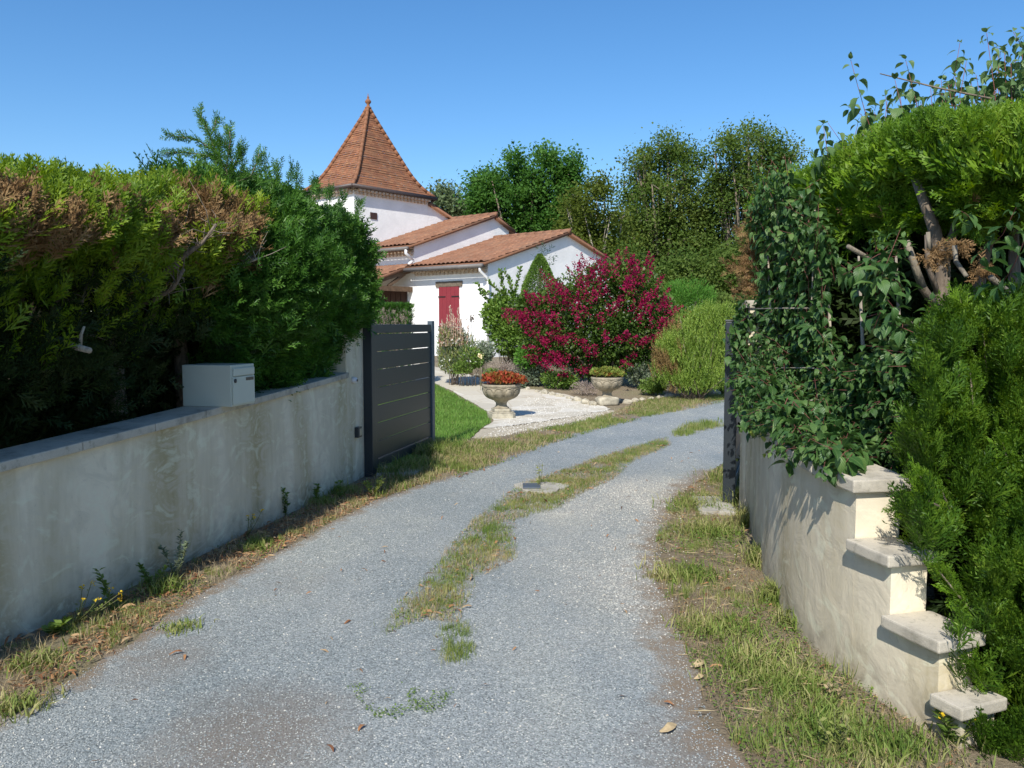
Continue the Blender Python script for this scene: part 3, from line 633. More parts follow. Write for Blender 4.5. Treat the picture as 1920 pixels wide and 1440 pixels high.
# ------------------------------------------------------------------ boundary walls
def fitwall(pxs, deg=2):
    g = np.array([G(*p)[:2] for p in pxs]); return np.polyfit(g[:, 1], g[:, 0], deg), g
LW, gL = fitwall([(0, 1211), (100, 1160), (250, 1108), (358, 1052), (458, 1000), (542, 963), (625, 923), (685, 893)], 2)
RW, gR = fitwall([(1385, 955), (1443, 1106), (1473, 1157), (1545, 1239), (1648, 1311), (1730, 1363), (1823, 1419)], 3)
lwx = lambda y: float(np.polyval(LW, max(y, 3.0))) + (float(np.polyval(np.polyder(LW), 3.0)) * (y - 3.0) if y < 3 else 0)
rwx = lambda y: float(np.polyval(RW, y))
def solveY(fx, px, y0=2.5, y1=10):           # where along a wall the photo column px falls
    k = (px - 960) / F; ys_ = np.linspace(y0, y1, 800)
    f = [fx(y) - k * (y * math.cos(PITCH) + .9 * math.sin(PITCH)) for y in ys_]; i = int(np.argmin(np.abs(f))); return float(ys_[i])
def nrm(fx, y): d = (fx(y + .02) - fx(y - .02)) / .04; n = Vector((1, -d, 0)).normalized(); return n      # towards +x
YL0, YLP, YL1 = -.8, solveY(lwx, 650), solveY(lwx, 686)       # wall from behind the camera to the pier, pier to its end
yA, yB = solveY(lwx, 2), solveY(lwx, 667)
zA, zB = Hz(884, yA), Hz(703, yB)                              # underside of coping
def lz(y): return zA + (zB - zA) * (max(y, yA - .6) - yA) / (yB - yA)
def wallmesh(fx, ys_, ztop, thick, sgn, z0=-.1):
    """sgn +1: road side faces +x. returns MB; front skin finely split for the render texture"""
    mb = MB(); n = len(ys_)
    F_, B_ = [], []
    for y in ys_:
        nn = nrm(fx, y) * sgn; a = Vector((fx(y), y, 0)); F_.append(a); B_.append(a - nn * thick)
    rows = 1
    for i in range(n):
        zt = ztop(ys_[i]); mb.v += [(F_[i].x, F_[i].y, z0), (F_[i].x, F_[i].y, zt), (B_[i].x, B_[i].y, zt), (B_[i].x, B_[i].y, z0)]
    for i in range(n - 1):
        for k in range(4):
            a, b_, c_, d = i * 4 + k, i * 4 + (k + 1) % 4, (i + 1) * 4 + (k + 1) % 4, (i + 1) * 4 + k
            mb.f.append((a, b_, c_, d) if sgn < 0 else (d, c_, b_, a))
    mb.f.append((3, 2, 1, 0) if sgn < 0 else (0, 1, 2, 3)); e = (n - 1) * 4; mb.f.append((e, e + 1, e + 2, e + 3) if sgn < 0 else (e + 3, e + 2, e + 1, e))
    return mb
def coping(fx, y0, y1, z, thick, sgn, over=.035, h=.05, back=.04):
    mb = MB(); k = max(2, int((y1 - y0) / .12) + 1); yy = np.linspace(y0, y1, k); f, bk = [], []
    for y in yy:
        nn = nrm(fx, y) * sgn; a = Vector((fx(y), y, 0)); f.append(a + nn * over); bk.append(a - nn * (thick + back))
    poly = [(p.x, p.y) for p in f] + [(p.x, p.y) for p in reversed(bk)]
    zz = [z(p) for p in yy]; zz = zz + zz[::-1]
    if sgn > 0: pass
    else: poly = poly[::-1]; zz = zz[::-1]
    # for the left wall (front at larger x, y rising) front->back reversed runs counter-clockwise
    return mb.prism(poly, [a + .002 for a in zz], [a + h for a in zz])
gl = Vector((lwx(6), 6, 0)); t_ = thing('garden_wall', 'long low cream rendered wall left of the drive with the mailbox on it', 'wall', gl)
wallmesh(lwx, list(np.linspace(YL0, YLP, 60)), lz, .2, 1).build('wall_face', M['stucco'], t_, False, 0, True)
joints = [148, 285, 380, 470, 532, 583, 625]
js = [YL0] + [YL0 + .6 * k for k in range(1, 6)] + [solveY(lwx, j) for j in joints]
js = [j for i, j in enumerate(js) if i == 0 or j > js[i - 1]] + [YLP]
for a, c_ in zip(js[:-1], js[1:]):
    coping(lwx, a + .003, c_ - .003, lz, .2, 1).build('coping_stone', M['coping'], t_, False, .006, True)
# left gate pier
PZ = Hz(580, YL1)
y0_, y1_ = YLP + .002, YL1 + .06
nn = nrm(lwx, (y0_ + y1_) / 2); a = Vector((lwx(y0_), y0_, 0)) + nn * .004; c_ = Vector((lwx(y1_), y1_, 0)) + nn * .004
pl = [a - nn * .34, a, c_, c_ - nn * .34]; pier = thing('gate_pier', 'cream rendered gate pier at the far end of the left wall', 'pillar', ((a.x + c_.x) / 2, (a.y + c_.y) / 2, 0), 0, 'piers either side of the drive entrance')
MB().prism([(p.x, p.y) for p in pl], -.1, PZ).build('shaft', M['stucco'], pier, False, .008, True)
ctr = sum(pl, Vector()) / 4; MB().prism([(p.x + (p.x - ctr.x) * .2, p.y + (p.y - ctr.y) * .2) for p in pl], PZ + .001, PZ + .06).build('cap', M['coping'], pier, False, .01, True)
# photocell and key switch on the left wall
def on_wall(fx, px, py, sgn, lo=.0):
    y = solveY(fx, px); n_ = nrm(fx, y) * sgn; return Vector((fx(y), y, Hz(py, y))) + n_ * lo, n_
p_, n_ = on_wall(lwx, 661, 713, 1); rz = math.atan2(n_.y, n_.x)
t_ = thing('gate_sensor', 'small white photocell fixed under the coping by the left gate pier', 'sensor', p_, rz)
MB().lathe([(.001, 0), (.026, 0), (.03, .02), (.026, .045), (.001, .05)], 18).build('housing', M['whiteplastic'], t_, True).rotation_euler = (0, R(90), 0)
MB().lathe([(.001, .0505), (.012, .0505), (.012, .055), (.001, .056)], 14).build('lens', M['dark'], t_, True).rotation_euler = (0, R(90), 0)
p_, n_ = on_wall(lwx, 667, 810, 1, .0); t_ = thing('key_switch', 'small dark key switch box fixed low on the left wall beside the gate', 'switch', p_, math.atan2(n_.y, n_.x))
MB().box(0, .045, -.045, .045, -.05, .05).build('housing', M['dark'], t_, False, .006); MB().box(.0452, .052, -.03, .03, -.032, .035).build('face_plate', M['steel'], t_, False, .003)

# right wall, stepping down towards the road
c1, c2, c3, c4, cE = [solveY(rwx, p, 2.2, 8) for p in (1603, 1672, 1768, 1812, 1832)]
s2, s3, s4 = [solveY(rwx, p, 2.2, 8) for p in (1588, 1662, 1745)]
YR1 = solveY(rwx, 1400, 5, 8.5)
zR0 = Hz(750, YR1); zR1 = Hz(922, c1); zR2 = Hz(1060, c2); zR3 = Hz(1218, c3); zR4 = Hz(1342, c4)
t_ = thing('garden_wall', 'curved cream rendered wall on the right stepping down to the road', 'wall', (rwx(4), 4, 0))
top1 = lambda y: zR1 + (zR0 - zR1) * (y - c1) / (YR1 - c1)
wallmesh(rwx, list(np.linspace(c1, YR1, 36)), top1, .2, -1).build('wall_face', M['stucco'], t_, False, 0, True)
for ya, yb, z_ in [(c2, c1 - .001, zR2), (c3, c2 - .001, zR3), (c4, c3 - .001, zR4), (2.3, c4 - .001, zR4 - .17)]:
    wallmesh(rwx, list(np.linspace(ya, yb, 6)), lambda y: z_, .165, -1, -.15).build('wall_step', M['stucco'], t_, False, 0, True)
kk = np.linspace(c1 - .035, YR1, 9)
for i in range(8): coping(rwx, kk[i] + .003, kk[i + 1] - .003, top1, .2, -1, .035, .055).build('coping_stone', M['coping'], t_, False, .006, True)
for ya, yb, z_ in [(c2 - .035, c1 - .004, zR2), (c3 - .035, c2 - .004, zR3), (c4 - .035, c3 - .004, zR4)]:
    coping(rwx, ya, yb, lambda y: z_, .165, -1, .045, .048, .02).build('coping_stone', M['coping'], t_, False, .007, True)
y0_, y1_ = YR1 + .002, YR1 + .30; nn = nrm(rwx, y0_) * -1; a = Vector((rwx(y0_), y0_, 0)) + nn * .004; c_ = Vector((rwx(y1_), y1_, 0)) + nn * .004
pl = [a - nn * .3, c_ - nn * .3, c_, a]; pier = thing('gate_pier', 'stone coloured gate pier half hidden by leaves on the right', 'pillar', (a.x, a.y, 0), 0, 'piers either side of the drive entrance')
pz = Hz(578, y0_); pl = [p for p in pl][::-1]
MB().prism([(p.x, p.y) for p in pl], -.1, pz).build('shaft', M['stucco'], pier, False, .008, True)
ctr = sum(pl, Vector()) / 4; MB().prism([(p.x + (p.x - ctr.x) * .16, p.y + (p.y - ctr.y) * .16) for p in pl], pz + .001, pz + .06).build('cap', M['coping'], pier, False, .01, True)

# ------------------------------------------------------------------ gates
def gate(hx, hy, ex, ey, label, post_label, pz, top, fl=1):
    d = Vector((ex - hx, ey - hy, 0)); L = d.length; rz = math.atan2(d.y, d.x)
    ps = thing('gate_post', post_label, 'post', (hx, hy, 0), rz, 'slate grey gate posts')
    MB().box(-.15, -.05, -.05, .05, 0, pz).build('post_shaft', M['slate'], ps, False, .006)
    MB().box(-.155, -.045, -.055, .055, pz + .001, pz + .014).build('post_cap', M['dark'], ps, False, .004)
    for z in (.25, 1.25): MB().tube([(-.045, 0, z), (-.045, 0, z + .1)], .014, 8).build('hinge', M['dark'], ps)
    t_ = thing('gate_leaf', label, 'gate', (hx, hy, 0), rz, 'slate grey slatted gate leaves')
    MB().box(-.02, .06, -.024, .024, .05, top).build('stile', M['slate'], t_, False, .005)
    MB().box(L - .10, L, -.03, .03, .03, top + .03).build('stile', M['slate2'], t_, False, .006)
    MB().box(.0605, L - .1005, -.022, .022, top - .10, top - .012).build('top_rail', M['slate'], t_, False, .004)
    MB().box(.0605, L - .1005, -.022, .022, .05, .14).build('bottom_rail', M['slate'], t_, False, .004)
    n = 7; z0, z1 = .146, top - .106; hgt = (z1 - z0) / n
    for i in range(n): MB().box(.0605, L - .1005, -.012, .012, z0 + i * hgt + .0045, z0 + (i + 1) * hgt - .0045).build('slat', M['slate'], t_, False, .003)
    return t_
pL = G(694, 893); e = G(812, 838)
gate(pL.x + .02, pL.y + .12, e.x, e.y, 'slate grey slatted gate leaf standing open by the left wall', 'dark slate grey post of the left gate leaf', Hz(597, pL.y), Hz(606, pL.y + .2))
pR = G(1364, 950); d_ = Vector((pR.x, pR.y)).normalized()
gate(pR.x + .06, pR.y + .16, pR.x + .06 + d_.x * 1.75 + .10, pR.y + .12 + d_.y * 1.75, 'slate grey gate leaf seen edge on behind the right post', 'dark slate grey post of the right gate leaf', Hz(603, pR.y), Hz(608, pR.y))

# ------------------------------------------------------------------ mailbox on the left wall
Ym = solveY(lwx, 434) - .19; k_ = Ym
fl = at(434, 760, Ym); hh = at(434, 682, Ym).z - fl.z
ztop_ = lz(Ym) + .052
rzm = R(-12); t_ = thing('mailbox', 'putty grey metal mailbox standing on the coping of the left wall', 'mailbox', (fl.x, fl.y, ztop_), rzm)
h_, w_, dp = hh, hh * 1.09, hh * 1.3
MB().box(-dp, 0, 0, w_, 0, h_).build('body', M['mail'], t_, False, .004)
dr = MB().box(.0015, .010, .012, w_ - .012, .012, h_ * .71).build('door', M['mail'], t_, False, .003)
MB().box(.0015, .013, .022, w_ - .014, h_ * .735, h_ - .022).build('letter_flap', M['mail'], t_, False, .004)
o = MB().lathe([(.001, 0), (.014, 0), (.014, .006), (.006, .008), (.001, .008)], 16).build('lock', M['dark'], dr, True); o.rotation_euler = (0, R(90), 0); o.location = (.0102, .036, h_ * .62)
MB().box(.0102, .0125, w_ * .58, w_ - .028, h_ * .60, h_ * .675).build('name_plate', M['plate'], dr)
# ------------------------------------------------------------------ the house (local x = along the gable face, y = along the ridges)
hc = at(915, 608, 25)
house = thing('house', 'white rendered house with terracotta roofs, red shutter and pointed square tower', 'house', (hc.x, hc.y, .5), R(50))
def extrude_gable(poly, b0, b1, z0=-.6):     # poly: (a, z) anticlockwise in the a-z plane
    mb = MB(); n = len(poly); mb.v = [(a, b0, z) for a, z in poly] + [(a, b1, z) for a, z in poly]
    mb.f = [tuple(range(n)), tuple(range(2 * n - 1, n - 1, -1))] + [(i, n + i, n + (i + 1) % n, (i + 1) % n) for i in range(n)]; return mb
def wall(mb): return mb.build('wall', M['white'], house)
def tiled(name, e0, e1, r0, r1, mat=None, parent=None, pitch=.20, row=.34):
    """canal-tile slope: e0-e1 eave, r0-r1 ridge; real corrugation and overlapping rows, on a thin deck"""
    e0, e1, r0, r1 = [np.array(p, float) for p in (e0, e1, r0, r1)]
    L = np.linalg.norm(e1 - e0); S = np.linalg.norm(r0 - e0); nc = max(2, round(L / pitch)); nr = max(2, round(S / row))
    us = np.linspace(0, nc, nc * 6 + 1); vs = []
    for i in range(nr): vs += [i + .0, i + .5, i + .98]
    vs = np.array(vs) / nr; nn = np.cross(e1 - e0, r0 - e0); nn /= np.linalg.norm(nn); nn *= np.sign(nn[2])
    U, Vv = np.meshgrid(us, vs); u = (U / nc)[..., None]; v = Vv[..., None]
    P = (e0 * (1 - u) + e1 * u) * (1 - v) + (r0 * (1 - u) + r1 * u) * v
    rf = (Vv * nr) % 1; jit = vnoise(np.floor(U), np.floor(Vv * nr), .77, 5) * .02
    hgt = .045 + .045 * np.abs(np.sin(PI * U)) ** .8 + .028 * (1 - rf) + jit
    P = P + nn * hgt[..., None]; n, m_ = U.shape; idx = np.arange(n * m_).reshape(n, m_)
    Q = np.stack([idx[:-1, :-1], idx[:-1, 1:], idx[1:, 1:], idx[1:, :-1]], -1).reshape(-1, 4)
    uv = np.stack([U.ravel() + .001, (Vv * nr + .005).ravel()], 1)
    a = [e0, e1, r1, r0]; V2 = np.array([p + nn * .05 for p in a] + [p - nn * .04 for p in a]); b0 = len(P.reshape(-1, 3))
    Q2 = np.array([(0, 1, 2, 3), (7, 6, 5, 4), (0, 4, 5, 1), (1, 5, 6, 2), (2, 6, 7, 3), (3, 7, 4, 0)]) + b0
    me = mesh_np(name, np.concatenate([P.reshape(-1, 3), V2]), np.concatenate([Q, Q2]), False, np.concatenate([uv, V2[:, :2]]))
    return link(name, me, mat or M['tile_round'], parent or house)
def ridge(p, q, n, r=.085, name='ridge_tiles', mat=None, parent=None):
    p = Vector(p); q = Vector(q); mb = MB()
    for i in range(n):
        a = p + (q - p) * (i / n); c_ = p + (q - p) * ((i + 1.06) / n); mb.tube([a, c_], [r * 1.08, r * .9], 10)
    return mb.build(name, mat or M['tile_round'], parent or house, True)
def genoise(p, q, out_, z, rows=2):          # rows of projecting half-round tiles under the eave
    p = Vector(p); q = Vector(q); d = q - p; n = int(d.length / .17); o = Vector(out_); mb = MB()
    for r_ in range(rows):
        zz = z + r_ * .085; dep = .10 + .09 * r_
        for i in range(n):
            c_ = p + d * ((i + .5 + .5 * (r_ % 2)) / (n + .5)); c_.z = zz
            mb.tube([c_ - o * .02, c_ + o * dep], .062, 8)
        a = p.copy(); a.z = zz + .07; b_ = q.copy(); b_.z = zz + .07; mb.bar(a + o * (dep / 2 - .01), b_ + o * (dep / 2 - .01), dep, .03)
    return mb.build('cornice', M['cornice'], house)
W1, H1 = 7.9, 3.95; E1, P1 = 2.87, 4.02; L1 = 3.2; E2, P2, E2r = 3.57, 4.84, 4.46; AR = 3.9; BT = 5.4; sl1 = (P1 - E1) / H1; sl2 = (P2 - E2) / AR
wall(extrude_gable([(0, -.6), (W1, -.6), (W1, E1), (H1, P1), (0, E1)], 0, L1 - .01))
rf = tiled('roof', (-.32, -.14, E1 - .32 * sl1), (-.32, L1 - .005, E1 - .32 * sl1), (H1, -.14, P1 + .0), (H1, L1 - .005, P1))
tiled('roof', (W1 + .32, L1 - .005, E1 - .32 * sl1), (W1 + .32, -.14, E1 - .32 * sl1), (H1, L1 - .005, P1), (H1, -.14, P1))
ridge((H1, -.16, P1 + .08), (H1, L1, P1 + .08), 9)
wall(extrude_gable([(0, -.6), (4.75, -.6), (4.75, E2r), (AR, P2), (0, E2)], L1, BT - .01))
tiled('roof', (-.30, L1 - .14, E2 - .3 * sl2), (-.30, BT - .005, E2 - .3 * sl2), (AR, L1 - .14, P2), (AR, BT - .005, P2))
tiled('roof', (4.98, BT - .005, E2r - .10), (4.98, L1 - .14, E2r - .10), (AR, BT - .005, P2), (AR, L1 - .14, P2))
ridge((AR, L1 - .16, P2 + .08), (AR, BT, P2 + .08), 6)
# main block behind the tower
wall(extrude_gable([(2.79, -.6), (9.2, -.6), (9.2, 3.05), (2.79, 5.33)], BT, 13))
wall(extrude_gable([(-.2, -.6), (2.79, -.6), (2.79, 5.33), (1.6, 5.72), (-.2, 5.1)], 7.86, 13))
tiled('roof', (9.5, 13.1, 2.95), (9.5, BT - .14, 2.95), (2.79, 13.1, 5.36), (2.79, BT - .14, 5.36))
tiled('roof', (2.79, 13.1, 5.37), (2.79, 8.12, 5.37), (1.6, 13.1, 5.78), (1.6, 8.12, 5.78)); tiled('roof', (-.5, 8.3, 5.0), (-.5, 13.1, 5.0), (1.6, 8.3, 5.78), (1.6, 13.1, 5.78))
wall(extrude_gable([(0, -.6), (3, -.6), (3, E1), (0, E2 - .3)], BT, 10) if False else MB().box(-.2, 3, 8.85, 12.9, -.6, 3.))
# tower
TA0, TA1, TB0, TB1, TZ, TP = -.65, 2.78, 5.4, 7.85, 5.60, 8.66
wall(MB().box(TA0, TA1, TB0 - .003, TB1, -.6, TZ))
ca, cb = (TA0 + TA1) / 2, (TB0 + TB1) / 2; HW = (TA1 - TA0) / 2 + .17; KY = ((TB1 - TB0) / 2 + .17) / HW
prof_t = np.array([0, .05, .12, .20, .30, .61, .86, 1.0]); prof_r = np.array([1, .89, .78, .68, .585, .325, .118, .012])
def tr(tt): return float(np.interp(tt, prof_t, prof_r)) * HW
rows = 36; Vt, Qt, Ut = [], [], []
for f in range(4):
    ax = [(0, -1), (1, 0), (0, 1), (-1, 0)][f]; tg = (-ax[1], ax[0])
    for i in range(rows):
        t0, t1 = i / rows, (i + .985) / rows; r0, r1 = tr(t0) + .013, tr(t1)
        z0, z1 = TZ - .02 + (TP - TZ) * t0, TZ - .02 + (TP - TZ) * t1 - .004; nx = max(2, int(2 * r0 / .17)); off = .5 * (i % 2)
        b0 = len(Vt)
        for k in range(nx + 1):
            s = -1 + 2 * k / nx
            for r_, z_, vv in ((r0, z0, i + .2), (r1, z1, i + .8)):
                dz = .012 * math.sin(k * 12.9 + i * 7.7 + f)
                Vt.append((ca + ax[0] * (r_ + dz * (vv < i + .5)) + tg[0] * s * r_, cb + (ax[1] * (r_ + dz * (vv < i + .5)) + tg[1] * s * r_) * KY, z_)); Ut.append((s * r0 / .17 + off + 100 * f, vv))
        for k in range(nx): Qt.append((b0 + 2 * k, b0 + 2 * k + 2, b0 + 2 * k + 3, b0 + 2 * k + 1))
b0 = len(Vt)
for sx, sy in ((-1, -1), (1, -1), (1, 1), (-1, 1)): Vt.append((ca + sx * (HW + .02), cb + sy * (HW + .02) * KY, TZ - .024)); Ut.append((0, 0))
Qt.append((b0 + 3, b0 + 2, b0 + 1, b0))
troof = link('tower_roof', mesh_np('tower_roof', np.array(Vt), np.array(Qt), False, np.array(Ut)), M['tile_flat'], house)
for sx, sy in ((-1, -1), (1, -1), (1, 1), (-1, 1)):
    mb = MB(); n = 17
    for i in range(n):
        t0, t1 = i / n, min(1, (i + 1.1) / n)
        P_ = [(ca + sx * tr(tt) * 1.005, cb + sy * tr(tt) * 1.005 * KY, TZ + (TP - TZ) * tt + .015) for tt in (t0, t1)]; mb.tube(P_, [.070, .060], 8)
    mb.build('hip_tiles', M['tile_flat'], troof, True)
mb = MB(); mb.tube([(ca + (tr(tt) + .03), cb - (tr(tt) - .06) * KY, TZ + (TP - TZ) * tt + .02) for tt in np.linspace(.01, .99, 20)], .055, 6); mb.build('mortar_line', M['mortar'], troof, True)
o = MB().lathe([(.10, 0), (.12, .05), (.06, .10), (.05, .17), (.10, .22), (.11, .27), (.07, .33), (.03, .36), (.045, .40), (.02, .45), (.005, .55)], 16).build('finial', M['tile_flat'], troof, True); o.location = (ca, cb, TP - .03)
for p, q, o_ in [((TA0, TB0, 0), (TA1, TB0, 0), (0, -1, 0)), ((TA0, TB0, 0), (TA0, TB1, 0), (-1, 0, 0)), ((TA1, TB0, 0), (TA1, TB1, 0), (1, 0, 0)), ((TA0, TB1, 0), (TA1, TB1, 0), (0, 1, 0))]: genoise(p, q, o_, TZ - .20)
g = HW + .05
MB().tube([(ca - g, cb - g * KY, TZ - .03), (ca + g, cb - g * KY, TZ - .03), (ca + g, cb + g * KY, TZ - .03), (ca - g, cb + g * KY, TZ - .03), (ca - g, cb - g * KY, TZ - .03)], .07, 8).build('gutter', M['brown_gutter'], house, True)
MB().tube([(ca + g, cb - g * KY + .05, TZ - .05), (TA1 + .05, TB0 + .1, TZ - .3), (TA1 + .05, TB0 + .1, 5.3)], .045, 8).build('downpipe', M['brown_gutter'], house, True)
wd = MB().box(.05, .34, TB0 - .03, TB0 - .004, 4.58, 4.80).build('vent_window', M['doorwood'], house)
# eaves of the wings
genoise((0, 0, 0), (0, L1, 0), (-1, 0, 0), E1 - .26); genoise((0, L1, 0), (0, BT, 0), (-1, 0, 0), E2 - .28)
MB().tube([(-.40, -.14, E1 - .14), (-.40, L1 + .12, E1 - .14)], .065, 8).build('gutter', M['zinc'], house, True)
MB().tube([(-.38, L1 - .12, E2 - .15), (-.38, BT, E2 - .15)], .065, 8).build('gutter', M['zinc'], house, True)
MB().tube([(-.38, -.02, E1 - .18), (-.38, -.02, E1 - .28), (-.06, -.05, E1 - .5), (-.05, -.05, E1 - .6), (-.05, -.05, 0)], .045, 8).build('downpipe', M['pipe'], house, True)
MB().tube([(-.40, L1 - .06, E2 - .2), (-.42, L1 - .06, E2 - .3), (-.12, L1 - .07, E2 - .5), (-.10, L1 - .07, E1 + .18), (-.30, L1 - .07, E1 + .05)], .05, 8).build('downpipe', M['pipe'], house, True)
MB().tube([(5.02, L1 - .1, E2r - .12), (5.0, L1 - .1, E2r - .25), (4.8, L1 - .08, E2r - .42), (4.8, L1 - .08, 3.7)], .045, 8).build('downpipe', M['pipe'], house, True)
# red shutter
sh = MB(); nb = 5; y0_, y1_ = 1.175, 2.04
for i in range(nb): sh.box(-.045, -.004, y0_ + (y1_ - y0_) * i / nb + .003, y0_ + (y1_ - y0_) * (i + 1) / nb - .003, .02, 2.165)
shut = sh.build('shutter', M['shutter'], house, False, .004)
for z in (1.86, .92):
    for a, c_ in ((y0_ - .03, y0_ + .30), (y1_ - .30, y1_ + .03)): MB().box(-.056, -.0455, a, c_, z - .018, z + .018).build('strap_hinge', M['iron'], shut)
MB().box(-.05, -.002, 1.04, 2.18, 2.17, 2.34).build('lintel', M['lintel'], house, False, .01)
# porch
tiled('porch_roof', (-2.05, L1 + .02, 2.26), (-2.05, 8.6, 2.26), (-.01, L1 + .02, 2.88), (-.01, 8.6, 2.88))
pb = MB(); pb.bar((-1.85, L1 + .05, 2.14), (-1.85, 8.5, 2.14), .16, .18); pb.bar((-1.95, L1 + .14, 2.13), (-.002, L1 + .14, 2.13), .14, .16); pb.bar((-1.9, L1 + .14, 2.22), (-.02, L1 + .14, 2.74), .12, .12); pb.bar((-1.0, L1 + .14, 2.2), (-.3, L1 + .14, 2.62), .09, .09)
for i in range(9): pb.bar((-2.0, L1 + .4 + i * .58, 2.22), (-.02, L1 + .4 + i * .58, 2.80), .07, .09)
pb.build('porch_frame', M['beam'], house, False, .006)
for y in (L1 + .14, 8.4): MB().box(-1.94, -1.76, y - .09, y + .09, -.3, 2.05).build('porch_post', M['lintel'], house, False, .008)
dd = MB(); dd.box(-.05, -.004, 3.52, 5.02, .0, 2.14); o = dd.build('porch_door', M['doorwood'], house)
k = MB(); [k.box(-.062, -.0505, 3.56 + i * .245, 3.77 + i * .245, .06, 2.08) for i in range(6)]; k.build('door_panel', plain('brown_door', (.09, .04, .028), .55), o)
MB().box(-2.4, -.004, L1 + .02, 8.6, -.6, -.02).build('porch_step', M['concrete'], house)

# ------------------------------------------------------------------ garden urns
PLC = [0, .02, .10, .12, .2]
def urn(px, py, scale, label, rock):
    g = G(px, py); t_ = thing('garden_urn', label, 'urn', (g.x, g.y, g.z), .3, 'stone garden urns beside the path')
    pr = [(.125, .155), (.125, .17), (.10, .185), (.088, .215), (.092, .25), (.115, .275), (.12, .285), (.15, .292), (.20, .315), (.245, .35), (.278, .40), (.297, .45), (.306, .495), (.312, .51), (.318, .515), (.318, .545), (.312, .555), (.300, .555), (.294, .545), (.285, .50), (.05, .49)]
    P2_ = [(np.interp(i / 70 * (len(pr) - 1), range(len(pr)), [p[0] for p in pr]), np.interp(i / 70 * (len(pr) - 1), range(len(pr)), [p[1] for p in pr])) for i in range(71)]
    def dsp(a, i, z):
        r_ = P2_[i][0]
        if z < .30 or z > .50 or i > 52: return .004 * math.sin(a * 44) * (.515 < z < .55)
        ph = (a * 11 / (2 * PI)) % 1 - .5; e = (ph / .40) ** 2 + ((z - .395) / .085) ** 2
        return (.020 * math.sqrt(max(0, 1 - e)) if e < 1 else (.016 if 1.25 < e < 1.75 and z > .38 else -.002))
    sc_ = scale / .63
    bowl = MB().lathe(P2_, 132, dsp).build('bowl', M['urn'], t_, True); bowl.scale = (sc_,) * 3
    if rock:
        bm = bmesh.new(); bmesh.ops.create_icosphere(bm, subdivisions=4, radius=1)
        for v in bm.verts:
            q = v.co; s = (abs(q.x) ** 4 + abs(q.y) ** 4 + abs(q.z) ** 4) ** -.25; v.co = Vector((q.x * s * .215, q.y * s * .19, q.z * s * .095 + .075)) * (1 + .08 * (vnoise(q.x * 2 + q.z, q.y * 2, 1.7, 3) - .5)); 
        me = bpy.data.meshes.new('plinth'); bm.to_mesh(me); bm.free(); me.polygons.foreach_set('use_smooth', [True] * len(me.polygons)); o = link('plinth', me, M['rock'], t_)
    else:
        c_ = .06; r_ = .20; pl_ = [(-r_ + c_, -r_), (r_ - c_, -r_), (r_, -r_ + c_), (r_, r_ - c_), (r_ - c_, r_), (-r_ + c_, r_), (-r_, r_ - c_), (-r_, -r_ + c_)]
        mb = MB().prism(pl_, -.02, .085); mb.prism([(x * .93, y * .93) for x, y in pl_], .086, .105); mb.prism([(x * .72, y * .72) for x, y in pl_], .106, .156); o = mb.build('plinth', M['rock'], t_, False, .012)
    o.scale = (sc_,) * 3
    return g, sc_
def sedum(g, sc_, z, m, label, n=1500, red=1., dx=0.):
    t_ = thing('succulent_plant', label, 'plant', (g.x, g.y, g.z + z))
    a = rng.uniform(0, 2 * PI, n); r_ = np.sqrt(rng.random(n)) * .30 * sc_; hx = .10 * (1 - (r_ / (.31 * sc_)) ** 2) + rng.random(n) * .08 + .05 * vnoise(r_ * np.cos(a), r_ * np.sin(a), 9, 2)
    P = np.stack([g.x + r_ * np.cos(a) * 1.06 + dx * rng.random(n), g.y + r_ * np.sin(a), g.z + z + hx * sc_ - .03], 1)
    D = rnd(n, .6) + np.stack([np.cos(a) * .5, np.sin(a) * .5, np.ones(n)], 1); V, Q = scatter(LEAF, P, frames(D, rnd(n), rng.uniform(.03, .07, n)))
    wpart('foliage', mesh_np('foliage', V, Q), m, t_)
    mb = MB()
    for i in range(16): q = P[i * 7]; mb.tube([(g.x, g.y, g.z + z - .03), tuple(q)], .006, 4)
    mb.build('stem', M['stem'], t_, False, 0, True)
g1, s1 = urn(940, 783, .62, 'stone urn of red flowering succulents standing on the paved path', False)
sedum(g1, s1, .56 * s1, M['sedum'], 'low red succulent plant spilling from the urn on the path', 2000, 1., .10)
g2, s2_ = urn(1138, 759, .58, 'pale stone urn on a rough block beside the flowering shrub', True)
sedum(g2, s2_, .56 * s2_, M['sedum2'], 'green and red succulent plant filling the urn on the rough block', 1500)
